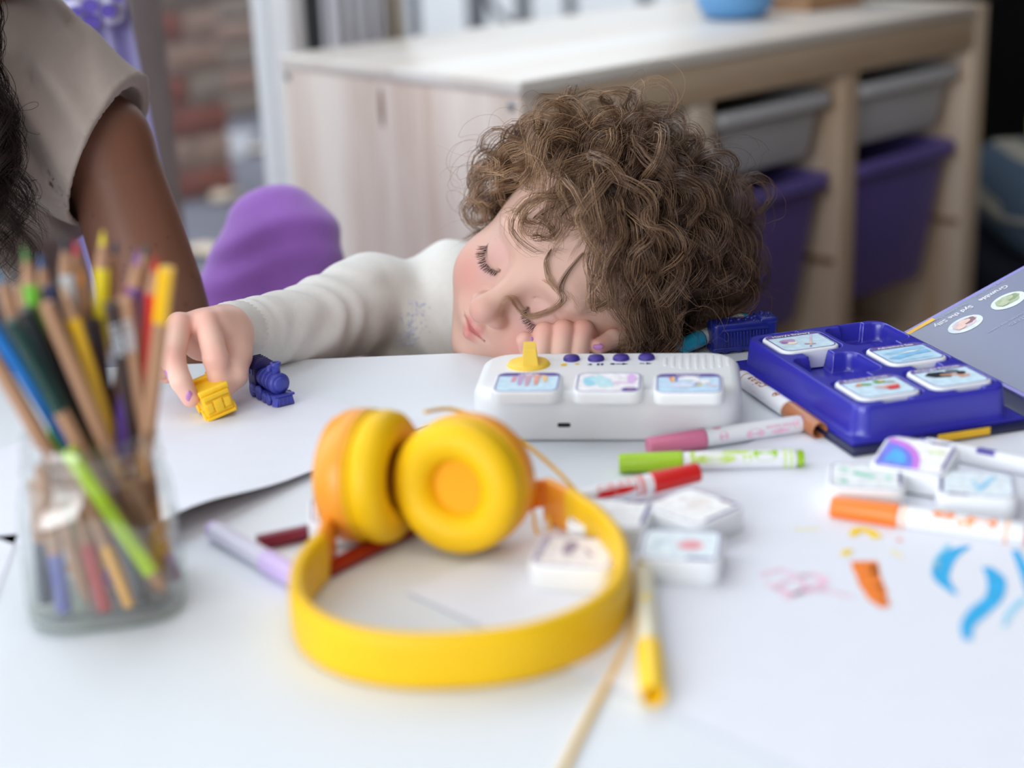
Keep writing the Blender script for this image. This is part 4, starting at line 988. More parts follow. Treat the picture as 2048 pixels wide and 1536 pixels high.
cup((-.0700, .7540, .0360), (.93, -.36, .06)); cup((-.0270, .7385, .0360), (-.42, -.90, .10))
cab_pts = [(850, 824, .784), (900, 818, .80), (960, 836, .80), (1040, 880, .795), (1110, 938, .782), (1152, 982, .770)]
o0 = hp0
obj('cable', MB().tube(cr_curve([dep(*p) - o0 for p in cab_pts], 8), .0011, 8), CABLE, hp)
obj('cable', MB().tube(cr_curve([dep(1066, 1020, .762) - o0, dep(1072, 1060, .757) - o0, dep(1086, 1078, .753) - o0, dep(1100, 1060, .757) - o0, dep(1098, 1030, .762) - o0], 8), .0009, 8), CABLE, hp)
lead = [tab(1248, 1170, .010), tab(1268, 1200, .003), tab(1262, 1262, .0013), tab(1232, 1330, .0013), tab(1190, 1410, .0013), tab(1140, 1510, .0013), tab(1095, 1620, .0013), tab(1080, 1760, .0013)]
obj('cable', MB().tube(cr_curve([p - o0 for p in lead], 8), .0013, 8), CABLE, hp)

# ================================================================== GLASS JAR WITH PENCILS
jc = tab(217, 1207); jc.z = TZ; jc += Vector((0, .004, 0))
jar = thing('glass_jar', 'squarish clear glass jar full of colour pencils, at the left of the table', 'jar', (jc.x, jc.y, TZ + .0003), .16)
def sring(r, z, p, n=56):
    out = []
    for k in range(n):
        a = 2 * math.pi * (k + .5) / n; c, s = math.cos(a), math.sin(a); k_ = (abs(c) ** p + abs(s) ** p) ** (-1 / p)
        out.append((r * c * k_, r * s * k_, z))
    return out
JP = [(.0300, .0004, 3.2), (.0345, .0006, 3.4), (.0362, .0035, 3.6), (.0368, .010, 3.8), (.0362, .030, 3.8), (.0356, .048, 3.6), (.0350, .056, 3.0), (.0340, .0615, 2.4), (.0318, .0655, 2.1), (.0310, .0680, 2), (.0328, .0695, 2), (.0328, .0712, 2), (.0308, .0725, 2), (.0306, .0750, 2), (.0318, .0762, 2), (.0306, .0775, 2), (.0306, .0800, 2), (.0316, .0812, 2), (.0305, .0826, 2), (.0305, .0860, 2), (.0298, .0872, 2)]
JI = [(.0283, .0868, 2), (.0282, .0700, 2), (.0290, .0655, 2.1), (.0315, .0600, 2.4), (.0328, .052, 3.2), (.0338, .030, 3.6), (.0340, .012, 3.6), (.0322, .0062, 3.2), (.0200, .0050, 2.4), (.0002, .0048, 2)]
g = MB().loft([sring(*x) for x in JP + JI], 0, True, True, False); obj('glass_wall', g, GLASS_J, jar)
obj('base_ring', MB().loft([sring(r, z, p) for r, z, p in ((.0335, .0003, 3.4), (.0366, .0035, 3.6), (.0362, .0062, 3.6), (.0335, .0055, 3.4), (.0318, .0040, 3.4))], 0, True, False, False), glass('jar_base_glass', (.88, .92, .89), .8, .12), jar)
WOODC = (186, 148, 116)
# (label, top px, bottom px, depth of top, depth of bottom relative to the jar centre, body colour, lead colour, sharpened top?, bare wood shaft, dipped end length, radius)
PENS = [
 ('bright blue colour pencil leaning left out of the jar', (-42, 610), (290, 1128), -.012, .020, (16, 110, 190), (16, 110, 190), 0, 0, 0),
 ('bare wood pencil leaning furthest left in the jar', (-50, 650), (250, 1165), -.006, -.010, WOODC, (90, 60, 40), 0, 1, 0),
 ('dark green dipped wooden pencil, in front of the jar bundle', (22, 640), (330, 1165), -.022, -.012, WOODC, (24, 52, 48), 0, 2, .047, (22, 58, 52)),
 ('bare wooden pencil crossing the middle of the jar bundle', (92, 606), (345, 1160), -.014, -.004, WOODC, (120, 90, 60), 0, 1, 0),
 ('golden yellow pencil running down the middle of the jar bundle', (122, 566), (300, 1060), -.010, .020, (238, 184, 8), (200, 160, 120), 1, 0, 0),
 ('dark brown pencil with a silver printed word', (222, 606), (312, 1100), -.008, .014, (52, 34, 32), (60, 40, 36), 0, 0, 0),
 ('bare wooden pencil right of the silver printed one', (250, 596), (318, 1120), -.006, .016, WOODC, (90, 150, 130), 0, 1, 0),
 ('scarlet pencil behind the yellow ended pencil at the right', (312, 514), (272, 1090), .000, .012, (214, 28, 24), (210, 40, 36), 1, 0, 0),
 ('wooden pencil with yellow dipped end, rightmost in the jar', (334, 536), (262, 1150), -.004, .004, WOODC, (230, 190, 60), 0, 2, .026, (238, 184, 10)),
 ('lemon yellow pencil with pointed yellow tip above the bundle', (206, 462), (196, 1130), .012, .010, (234, 212, 40), (236, 214, 48), 1, 0, 0),
 ('grass green pencil with pointed green tip', (48, 494), (160, 1140), -.008, .012, (112, 186, 52), (86, 140, 66), 1, 0, 0),
 ('white pencil with dark point', (128, 474), (176, 1130), .004, .018, (212, 214, 218), (60, 60, 66), 1, 0, 0),
 ('pencil with crimson point behind the white pencil', (150, 482), (214, 1130), .016, .020, WOODC, (206, 44, 62), 1, 1, 0),
 ('pencil with navy point right of the lemon yellow tip', (232, 480), (150, 1120), .018, .016, WOODC, (24, 46, 80), 1, 1, 0),
 ('violet pencil with violet point', (276, 500), (222, 1150), .004, .000, (92, 60, 140), (134, 92, 170), 1, 0, 0),
 ('pencil with grey point beside the violet one', (294, 484), (170, 1130), .020, .010, WOODC, (84, 84, 84), 1, 1, 0),
 ('pencil with steel blue point behind the green tip', (80, 508), (180, 1150), .012, .006, WOODC, (74, 104, 150), 1, 1, 0),
 ('pencil with dark navy point at the left of the bundle', (24, 538), (240, 1160), .004, .004, WOODC, (32, 34, 48), 1, 1, 0),
 ('pencil with teal point at the left of the bundle', (-6, 540), (230, 1150), .014, .012, WOODC, (56, 120, 160), 1, 1, 0),
 ('navy pencil with flat end in the middle of the bundle', (98, 574), (230, 1140), .000, .008, (28, 46, 88), (28, 46, 88), 0, 0, 0),
 ('magenta pencil behind the violet one', (268, 570), (240, 1130), .006, .016, (176, 44, 104), (176, 44, 104), 0, 0, 0),
 ('dark grey pencil with flat end behind the golden yellow one', (186, 640), (262, 1110), .006, .020, (58, 52, 56), (58, 52, 56), 0, 0, 0),
 ('wooden pencil with soft orange point', (160, 540), (240, 1100), .010, .022, WOODC, (226, 150, 70), 1, 1, 0),
 ('black green pencil behind the dark green dipped one', (52, 618), (270, 1130), -.012, .016, (16, 26, 26), (16, 26, 26), 0, 0, 0),
]
LOWS = [   # pencils standing lead end down: what shows low in the jar
 ('lime green pencil standing point down in the jar', (136, 900), (338, 1196), -.026, -.026, (176, 208, 30), (120, 90, 70), 1, 0, 0),
 ('wooden pencil with navy dipped lower end', (70, 960), (92, 1206), -.012, -.020, WOODC, (36, 42, 62), 0, 2, .030, (38, 46, 66)),
 ('wooden pencil with violet dipped lower end', (84, 930), (130, 1226), -.020, -.028, WOODC, (92, 92, 160), 0, 2, .028, (100, 104, 172)),
 ('wooden pencil standing sharpened end down', (96, 940), (182, 1222), -.018, -.029, WOODC, (150, 120, 90), 1, 1, 0),
 ('wooden pencil with brick red dipped lower end', (130, 930), (212, 1224), -.012, -.029, WOODC, (176, 62, 62), 0, 2, .032, (184, 66, 66)),
 ('wooden pencil with orange dipped lower end', (150, 940), (262, 1212), -.010, -.028, WOODC, (226, 160, 40), 0, 2, .030, (230, 164, 44)),
 ('wooden pencil with charcoal dipped lower end', (204, 960), (286, 1206), -.014, -.0285, WOODC, (64, 60, 66), 0, 2, .034, (66, 62, 68)),
 ('wooden pencil with plum dipped lower end near the jar corner', (262, 960), (352, 1160), -.004, -.010, WOODC, (90, 40, 60), 0, 2, .014, (96, 56, 74)),
]
GRP = 'pencils in the glass jar'
for P_ in PENS:
    lb, tp_, bt_, dt, db, body, lead_, sh, bare, tail = P_[:10]
    top = dep(tp_[0], tp_[1], jc.y + dt); bot = dep(bt_[0], bt_[1], jc.y + db)
    # slide the foot along its line so that it stands on the jar floor
    k = (TZ + .0085 - bot.z) / (top.z - bot.z) if abs(top.z - bot.z) > 1e-6 else 0
    bot = bot + (top - bot) * k
    rl_ = math.hypot(bot.x - jc.x, bot.y - jc.y)
    if rl_ > .027: s_ = .027 / rl_; bot.x = jc.x + (bot.x - jc.x) * s_; bot.y = jc.y + (bot.y - jc.y) * s_
    if bare == 2: hex_pencil(lb, top, bot, (body, lead_), .0037, 0, GRP, tail=tail, tailc=P_[10], bare=1)
    else: pr_ = hex_pencil(lb, bot, top, (body, lead_), .0037, .017 if sh else 0, GRP, bare=bare or None)
    if 'silver printed' in lb:
        mi_ = pr_.matrix_basis.to_3x3().inverted(); tc_ = (mi_ @ (Vector(CP) - top)).to_2d().normalized(); Lp = (top - bot).length
        tx = MB(); put_text(tx, 'FABER', .0058, (tc_.x * .0038, tc_.y * .0038, Lp - .017), (0, 0, -1), (tc_.y, -tc_.x, 0), 0, .02); obj('lettering', tx, M('silver_print', (196, 198, 204), .35, .5), pr_)
for P_ in LOWS:
    lb, tp_, bt_, dt, db, body, lead_, sh, bare, tail = P_[:10]
    top = dep(tp_[0], tp_[1], jc.y + dt); bot = dep(bt_[0], bt_[1], jc.y + db)
    bot.z = max(bot.z, TZ + .0085); top.z = max(top.z, bot.z + .03)
    if bare == 2: hex_pencil(lb, bot, top, (body, lead_), .0037, 0, GRP, tail=tail, tailc=P_[10], bare=1)
    else: hex_pencil(lb, top, bot, (body, lead_), .0037, .015, GRP, bare=bare or None)

# ================================================================== TOY TRAIN PIECES (wax crayons)
def loco():
    r = thing('toy_locomotive', 'indigo wax toy steam locomotive standing next to the yellow wagon', 'toy', mat=None)
    c1 = CRAYON_B; c2 = M('night_blue_crayon_wax', (44, 36, 92), .45, .45, var=.1, scale=200)
    L = .036
    obj('frame', MB().box((.017, 0, .0045), (.034, .0125, .003), 0, .0008), c1, r)
    obj('boiler', MB().lathe([(.0054, .009), (.0058, .0105), (.0058, .028), (.0064, .0285), (.0064, .031), (.0050, .0322), (.0002, .0326)], 24, 0, 0).xf(Matrix.Translation((0, 0, .0118))), c1, r)
    for x in (.014, .019, .024): obj('boiler_band', MB().lathe([(.0057, x - .0006), (.0062, x - .0004), (.0062, x + .0004), (.0057, x + .0006)], 24, 0, 0, caps=False).xf(Matrix.Translation((0, 0, .0118))), c1, r)
    obj('smokebox_door', MB().lathe([(.0044, .0315), (.0044, .0334), (.0030, .0338), (.0002, .0340)], 20, 0, 0).xf(Matrix.Translation((0, 0, .0118))), c1, r)
    obj('chimney', MB().lathe([(.0024, .016), (.0026, .0215), (.0032, .0222), (.0032, .0240), (.0022, .0241), (.0020, .0225)], 18).xf(Matrix.Translation((.0275, 0, 0))), c1, r)
    obj('steam_dome', MB().lathe([(.0026, .016), (.0026, .0185), (.0018, .0200), (.0001, .0204)], 16).xf(Matrix.Translation((.0185, 0, 0))), c1, r)
    cb = MB(); cb.box((.0045, 0, .0120), (.0095, .0128, .0130), 0, .0007); obj('cab', cb, c2, r)
    for y in (-.0066, .0066):
        for x in (.0022, .0062): obj('cab_window', MB().box((x, y, .0152), (.0026, .0006, .0036), 0, .0002), c1, r)
    rf = MB().loft([[(-.0016, y, z) for y, z in ((-.0080, .0178), (-.0075, .0188), (-.003, .0222), (.003, .0222), (.0075, .0188), (.0080, .0178))], [(.0108, y, z) for y, z in ((-.0080, .0178), (-.0075, .0188), (-.003, .0222), (.003, .0222), (.0075, .0188), (.0080, .0178))]], 0, False); obj('cab_roof', rf, c2, r)
    for i in range(4): obj('roof_rib', MB().box((-.0006 + .0033 * i, 0, .0222), (.0008, .0062, .0010), 0, .0002), c2, r)
    for y in (-.0066, .0066):
        for x, rr in ((.006, .0042), (.0145, .0042), (.0225, .0030), (.0285, .0030)):
            w_ = MB().lathe([(rr * .5, -.0010), (rr, -.0008), (rr, .0008), (rr * .8, .0010), (rr * .3, .0006), (.0001, .0012)], 18, 0, 1).xf(Matrix.Translation((x, y, rr + .0001))); obj('wheel', w_, c1, r)
        obj('side_rod', MB().box((.0125, y * 1.12, .0042), (.014, .0008, .0010), 0, .0002), c1, r)
    cc = MB().loft([[(.0335, y, z) for y, z in ((-.006, .006), (.006, .006), (.0072, .0004), (-.0072, .0004))], [(.0375, y, z) for y, z in ((-.0045, .0052), (.0045, .0052), (.0056, .0004), (-.0056, .0004))]], 0, False); obj('cowcatcher', cc, c1, r)
    for i in range(4): obj('cowcatcher_bar', MB().box((.0372, -.0039 + .0026 * i, .0028), (.0016, .0008, .0046), 0, .0002), c1, r)
    obj('buffer_beam', MB().box((.0355, 0, .0060), (.003, .0130, .0014), 0, .0004), c1, r)
    return r
lc = loco(); a_, b_ = tab(520, 786), tab(580, 818)
lc.location = (a_.x, a_.y, TZ + .0008); lc.rotation_euler = (0, 0, math.atan2(b_.y - a_.y, b_.x - a_.x)); lc.scale = (.98, 1.12, 1.12)
# yellow wagon held in the fingers, tipped
WA = dep(425, 792, .958)
wm = Matrix.Translation(WA) @ Matrix.Rotation(R_(-64), 4, 'Z') @ Matrix.Rotation(R_(14), 4, 'X') @ Matrix.Rotation(R_(10), 4, 'Y')
wg = thing('toy_wagon', 'yellow wax toy train wagon pinched in the child\'s fingers', 'toy', mat=wm)
obj('wagon_body', MB().box((0, 0, 0), (.021, .0185, .0165), 0, .0016), CRAYON_Y, wg)
obj('floor_plate', MB().box((0, 0, -.0088), (.023, .0196, .002), 0, .0006), CRAYON_Y, wg)
for x in (-.0085, .0085): obj('roof_edge', MB().box((x, 0, .0092), (.0036, .0196, .0036), 0, .0008), CRAYON_Y, wg)
obj('end_beam', MB().box((.0112, 0, .0066), (.0016, .0170, .0030), 0, .0004), CRAYON_Y, wg)
obj('chimney_stub', MB().lathe([(.0022, .008), (.0024, .0122), (.0016, .0126)], 14).xf(Matrix.Translation((-.0085, .004, 0))), CRAYON_Y, wg)
obj('door', MB().box((.0110, 0, -.0012), (.0010, .0056, .0092), 0, .0003), CRAYON_Y, wg)
for y in (-.0058, .0058):
    obj('window_relief', MB().box((.0108, y, -.0010), (.0008, .0042, .0072), 0, .0003), CRAYON_Y, wg)
for z in (-.0052, -.0008, .0036): obj('plank_line', MB().box((.0108, 0, z), (.0006, .0162, .0005), 0, .0001), CRAYON_Y, wg)
for x in (-.006, .006):
    for y in (-.0098, .0098): obj('wheel', MB().lathe([(.0032, -.0008), (.0036, 0), (.0032, .0008)], 16, 0, 1).xf(Matrix.Translation((x, y, -.0080))), CRAYON_Y, wg)
obj('coupling', MB().box((-.0125, 0, -.0075), (.005, .003, .0022), 0, .0005), CRAYON_Y, wg)
# dark blue tender behind the player
ta, tb2 = tab(1422, 708), tab(1556, 694)
tw_ang = math.atan2(tb2.y - ta.y, tb2.x - ta.x)
tn = thing('toy_tender', 'dark blue wax toy wagon with ribbed sides between story player and tray book', 'toy', (ta.x + .0225, ta.y + .008, TZ + .0006), tw_ang)
CD_ = CRAYON_DB
nb = MB(); slab(nb, .047, .0165, .0185, .004, .0022, .0025, rb=.001); obj('tender_body', nb, CD_, tn)
obj('base_plate', MB().box((0, 0, .0028), (.0485, .0180, .0030), 0, .0008), CD_, tn)
for i in range(14): obj('rib', MB().box((-.0155 + .0023 * i, -.0086, .0098), (.0011, .0012, .0105), 0, .0004), CD_, tn)
obj('ledge', MB().box((-.0008, -.0088, .0166), (.033, .0018, .0016), 0, .0006), CD_, tn)
obj('bunker', MB().box((.0165, 0, .0206), (.0125, .0170, .0038), 0, .0012), CD_, tn)
rg = random.Random(3)
for i in range(16):
    x = rg.uniform(-.018, .021); s_ = rg.uniform(.0014, .0026)
    obj('coal_lump', MB().box((x, rg.uniform(-.006, .006), .0228 if x > .0105 else .0212), (s_ * 1.3, s_, s_ * .9), 0, s_ * .25, Matrix.Rotation(rg.uniform(0, 3), 3, 'Z'), 1), CD_, tn)
for y in (-.0078, .0078):
    for x in (-.015, -.005, .005, .015): obj('wheel', MB().lathe([(.0026, -.0007), (.0029, 0), (.0026, .0007)], 14, 0, 1).xf(Matrix.Translation((x, y, .0029))), CD_, tn)

# ================================================================== PEOPLE
SKIN = Mattr('skin', .48, .35, sss=.12, bump=.03, bscale=1400)
KNIT = M('cream_knit', (234, 232, 227), .9, .15, var=.02, scale=200, bump=.25, bscale=1300, sheen=.25)
HAIRM = Mattr('curly_hair', .36, .5)
LASH = M('dark_lash', (52, 36, 30), .6, .2)
NAIL = M('violet_nail_polish', (190, 128, 186), .3, .5, var=.05)
def lin3(c): return np.array(lin(c)[:3])

def head_sdf(p, s=1.0):
    """a head in its own frame: x to its left, y up, z forward; metres for a five year old"""
    p = p / s
    q = p.copy(); q[:, 0] = np.abs(q[:, 0])
    d = s_ell(p, (0, .022, -.012), (.0715, .071, .086))
    d = smin(d, s_ell(p, (0, -.030, .014), (.0575, .058, .0560)), .03)
    d = smin(d, s_ell(p, (0, -.070, .034), (.030, .022, .030)), .028)          # jaw
    d = smin(d, s_ell(q, (.031, -.040, .041), (.0255, .025, .0245)), .016)      # cheeks
    d = smin(d, s_sph(p, (0, -.0815, .0530), .0115), .014)                      # chin
    d = smin(d, s_ell(q, (.020, .012, .0640), (.022, .010, .010)), .014)        # brow
    d = smax(d, -s_ell(q, (.0265, -.0105, .0790), (.0165, .0125, .0105)), .010) # eye hollow
    d = smin(d, s_sph(q, (.0268, -.0124, .0562), .0132), .0040)                 # closed lid over the eyeball
    d = smin(d, s_cap(p, (0, .000, .0672), (0, -.0310, .0845), .0062, .0078), .010)  # bridge
    d = smin(d, s_sph(p, (0, -.0358, .0872), .0086), .007)                      # tip
    d = smin(d, s_ell(q, (.0094, -.0378, .0760), (.0060, .0056, .0085)), .006)  # wings
    d = smax(d, -s_ell(q, (.0055, -.0455, .0820), (.0026, .0022, .0040)), .002)
    d = smin(d, s_ell(p, (0, -.0560, .0610), (.0230, .0130, .0150)), .010)      # mouth mound
    up = np.minimum(s_cap(q, (.0035, -.0532, .0750), (.0172, -.0556, .0672), .0036, .0012), s_cap(q, (.0035, -.0532, .0750), (0, -.0542, .0750), .0036, .0034))
    lo = s_cap(q, (0, -.0624, .0744), (.0155, -.0576, .0682), .0048, .0014)
    d = smin(d, up, .003); d = smin(d, lo, .003)
    d = smax(d, -s_cap(q, (0, -.0578, .0774), (.0150, -.0566, .0722), .0011, .0002), .0018)
    # the fold where the upper lid meets the lower one, and the crease above
    for (pts, r, k) in ((((.0160, -.0168, .0672), (.0212, -.0196, .0694), (.0272, -.0203, .0694), (.0332, -.0184, .0668), (.0372, -.0150, .0635)), .0007, .0012),
                        (((.0150, -.0080, .0680), (.0215, -.0030, .0705), (.0290, -.0024, .0695), (.0380, -.0060, .0635)), .0006, .0018)):
        d = smax(d, -s_chain(q, pts, [r] * len(pts)), k)
    e = s_ell(q, (.0715, -.0200, -.010), (.0075, .0270, .0170))
    e = smax(e, -s_ell(q, (.0790, -.0180, -.004), (.0060, .0180, .0090)), .004)
    d = smin(d, e, .006)
    return d * s
def gauss(p, c, r): return np.exp(-(((p - np.array(c)) / np.array(r)) ** 2).sum(1))
def head_col(p, skin, blush, lip, hair, s=1.0):
    p = p / s; q = p.copy(); q[:, 0] = np.abs(q[:, 0])
    c = np.tile(lin3(skin), (len(p), 1))
    def mixc(w, col):
        nonlocal c
        w = np.clip(w, 0, 1)[:, None]; c = c * (1 - w) + lin3(col) * w
    mixc(.58 * gauss(q, (.034, -.040, .062), (.020, .018, .03)), blush)
    mixc(.38 * gauss(p, (0, -.037, .094), (.012, .011, .014)), blush)
    mixc(.35 * gauss(q, (.027, -.008, .068), (.014, .009, .02)), (206, 158, 164))
    mixc(.30 * gauss(q, (.024, -.026, .066), (.014, .006, .02)), (206, 166, 178))
    inl = np.minimum(np.minimum(s_cap(q, (.0035, -.0540, .0745), (.0175, -.0560, .0665), .0038, .0012), s_cap(q, (.0035, -.0540, .0745), (0, -.0550, .0745), .0036, .0034)), s_cap(q, (0, -.0620, .0740), (.0158, -.0576, .0675), .0048, .0013))
    mixc(.85 * (1 - sstep(-.0004, .0018, inl)), lip)
    mixc(.42 * (1 - sstep(.0002, .0013, s_cap(q, (0, -.0580, .0768), (.0115, -.0571, .0738), .0006, .0003))), (150, 74, 74))
    mixc(.7 * gauss(q, (.0056, -.0460, .0820), (.0028, .0026, .005)), (120, 60, 54))
    ll = s_chain(q, ((.0160, -.0168, .0680), (.0212, -.0196, .0702), (.0272, -.0203, .0702), (.0332, -.0184, .0675), (.0372, -.0150, .0640)), [.0005] * 5)
    mixc(.75 * (1 - sstep(.0003, .0013, ll)), (84, 52, 48))
    if hair is not None:
        n = (p - np.array((0, .022, -.012))) / np.array((.0715, .071, .086)); n = n / np.linalg.norm(n, axis=1)[:, None]
        w = hair_mask(n)
        mixc(sstep(.0, .12, w), hair)
    return c
def hair_mask(n):
    """> 0 where hair grows; n: unit direction in the skull ellipsoid's frame"""
    x, y, z = n[:, 0], n[:, 1], n[:, 2]
    front = y - (.60 - .25 * np.abs(x) ** 2)                 # above the forehead line
    back = np.minimum(.30 - z + .25 * np.maximum(y, 0), y + .55)   # behind the temples, above the nape
    return np.maximum(front, back)

# ---- child: head pose read from the eye line and the crown
EYES = dep(1034, 570, 1.050)
Nd = np.array([-.55, -.15, .82]); Nd /= np.linalg.norm(Nd)
Ld = np.array([.58, -.775, .248]); Ld -= Nd * (Ld @ Nd); Ld /= np.linalg.norm(Ld)
Ud = np.cross(Nd, Ld)
HL, HU, HN = [np.array(camdir(*v)) for v in (Ld, Ud, Nd)]
HM = np.stack([HL, HU, HN], 1)                                # columns: head axes in the world
HC = np.array(EYES) - HM @ np.array([0, -.012, .070])
CH0 = np.array([-.05, 1.30, 0.0])
child = thing('person', 'sleepy child in cream knit sweater resting a curly head on the table', 'person', CH0)
T_ = lambda *a: np.array(tab(*a)); D_ = lambda *a: np.array(dep(*a))
# joints
SHO = D_(752, 600, 1.195); ELB = D_(606, 655, 1.105); WRI = D_(464, 668, 1.030)
CHEST = np.array([-.030, 1.235, TZ - .045]); BELLY = np.array([-.06, 1.31, TZ - .26])
NECK0 = np.array([.010, 1.190, TZ + .004]); NECK1 = HC + HM @ np.array([0, -.055, -.020])
# hand that pinches the wagon
def h1(p):
    d = s_chain(p, [WRI, D_(448, 664, 1.008)], [.0160, .0160])
    palm = [D_(450, 660, 1.006), D_(430, 652, .995), D_(408, 650, .992), D_(372, 656, .996)]
    d = smin(d, s_chain(p, palm, [.0150, .0120, .0100, .0095], .004), .010)
    d = smin(d, s_chain(p, [D_(454, 690, 1.000), D_(400, 690, .998)], [.0120, .0100]), .012)
    idx = s_chain(p, [D_(452, 652, 1.002), D_(414, 646, .986), D_(431, 716, .966), D_(436, 752, .965), D_(430, 772, .968)], [.0105, .0082, .0080, .0066, .0056], .002)
    mid = s_chain(p, [D_(440, 654, 1.004), D_(358, 650, .982), D_(345, 718, .958), D_(362, 762, .950), D_(381, 797, .949)], [.0100, .0080, .0078, .0066, .0056], .002)
    rng = s_chain(p, [D_(430, 662, 1.010), D_(340, 664, .996), D_(322, 715, .976), D_(324, 742, .968)], [.0095, .0075, .0070, .0058], .002)
    pnk = s_chain(p, [D_(430, 670, 1.016), D_(334, 690, 1.010), D_(318, 730, .992), D_(332, 752, .984)], [.0088, .0066, .0060, .0050], .002)
    thb = s_chain(p, [D_(464, 668, 1.012), D_(474, 712, .990), D_(468, 750, .974), D_(447, 780, .964)], [.0118, .0094, .0084, .0062], .003)
    for f in (idx, mid, rng, pnk): d = smin(d, f, .0035)
    return smin(d, thb, .006)
# fist under the cheek
def h2(p):
    W2 = np.array([.078, 1.062, TZ + .014]); d = s_chain(p, [W2, T_(1180, 676, .010)], [.0165, .0150])
    d = smin(d, s_chain(p, [D_(1110, 688, 1.052), D_(1185, 684, 1.052)], [.0110, .0110]), .008)
    for (a, b, c, r) in (((1100, 690, 1.055), (1089, 667, 1.034), (1082, 706, 1.024), .0074), ((1145, 686, 1.055), (1127, 662, 1.034), (1122, 706, 1.024), .0076), ((1188, 684, 1.055), (1166, 660, 1.036), (1158, 706, 1.026), .0074)):
        d = smin(d, s_chain(p, [D_(*a), D_(*b), D_(*c)], [r * 1.1, r, r * .92], .002), .0022)
    d = smin(d, s_chain(p, [D_(1262, 676, 1.050), D_(1226, 678, 1.040), D_(1196, 693, 1.030)], [.0082, .0068, .0054], .002), .003)
    d = smin(d, s_chain(p, [D_(1100, 700, 1.050), D_(1062, 706, 1.036), D_(1049, 680, 1.030)], [.0100, .0072, .0058], .002), .004)
    return d
def child_body_parts():
    parts = []
    def f_head(p): return head_sdf((p - HC) @ HM)
    def f_hn(p):
        d = f_head(p)
        return smin(d, s_chain(p, [NECK1, NECK0, CHEST], [.034, .036, .05]), .012)
    lo = HC - .115; hi = HC + .115; lo = np.minimum(lo, NECK0 - .05)
    V, F = isosurface(f_hn, lo, hi, .00125)
    col = head_col((V - HC) @ HM, (216, 176, 159), (218, 140, 132), (206, 112, 114), (62, 44, 34))
    parts.append((V, F, col))
    def hand_cols(V, pink):
        c = np.tile(lin3((232, 190, 172)), (len(V), 1))
        for q, r in pink:
            w = np.exp(-((V - q) ** 2).sum(1) / r ** 2)[:, None] * .55; c = c * (1 - w) + lin3((226, 146, 136)) * w
        return c
    lo = np.min([WRI, D_(318, 745, .95), D_(318, 640, .98), D_(381, 800, .94)], 0) - .022; hi = np.max([WRI, D_(505, 640, 1.02)], 0) + .025
    V, F = isosurface(h1, lo, hi, .0011)
    parts.append((V, F, hand_cols(V, [(D_(381, 797, .949), .008), (D_(430, 772, .965), .008), (D_(358, 650, .982), .010), (D_(414, 646, .986), .010), (D_(345, 718, .955), .008), (D_(431, 716, .964), .008), (D_(330, 745, .975), .010), (D_(440, 735, .99), .014)])))
    lo = np.array([.0, 1.005, TZ - .012]); hi = np.array([.105, 1.085, TZ + .045])
    V, F = isosurface(h2, lo, hi, .0011)
    parts.append((V, F, hand_cols(V, [(D_(1089, 662, 1.03), .007), (D_(1127, 657, 1.03), .007), (D_(1166, 655, 1.03), .007), (D_(1049, 680, 1.03), .008), (D_(1196, 693, 1.03), .008)])))
    # the rest of the body under the clothes
    def rest(p):
        d = s_chain(p, [CHEST, BELLY, np.array([-.07, 1.34, .12])], [.062, .066, .075])
        d = smin(d, s_chain(p, [CHEST, SHO, ELB, WRI], [.05, .026, .019, .0145]), .01)
        for sx in (-.05, .05):
            d = smin(d, s_chain(p, [np.array([-.07 + sx, 1.34, .11]), np.array([-.04 + sx * 1.6, 1.17, .155]), np.array([-.03 + sx * 1.8, 1.20, .04])], [.055, .042, .032]), .02)
        return d
    V, F = isosurface(rest, (-.30, .95, .0), (.16, 1.44, TZ + .09), .006, 1)
    parts.append((V, F, np.tile(lin3((232, 190, 172)), (len(V), 1))))
    o = 0; VV_, FF_, CC_ = [], [], []
    for V, F, c in parts: VV_.append(V); FF_.append(F + o); CC_.append(c); o += len(V)
    return np.concatenate(VV_), np.concatenate(FF_), np.concatenate(CC_)
cV, cF, cC = child_body_parts()
obj('body', np_mesh('child_body', cV - CH0, cF, True, cC), SKIN, child)
def fold(p, sc, amp, seed, n=4):
    rg = np.random.default_rng(seed); d = np.zeros(len(p))
    for i in range(n):
        k = rg.normal(size=3); k /= np.linalg.norm(k); d += np.sin(p @ k * sc * rg.uniform(.6, 1.5) + rg.uniform(0, 6))
    return d * amp / n
LSHO = np.array([.080, 1.250, TZ - .030]); LELB = np.array([.132, 1.135, TZ + .022]); LWRI = np.array([.085, 1.072, TZ + .019])
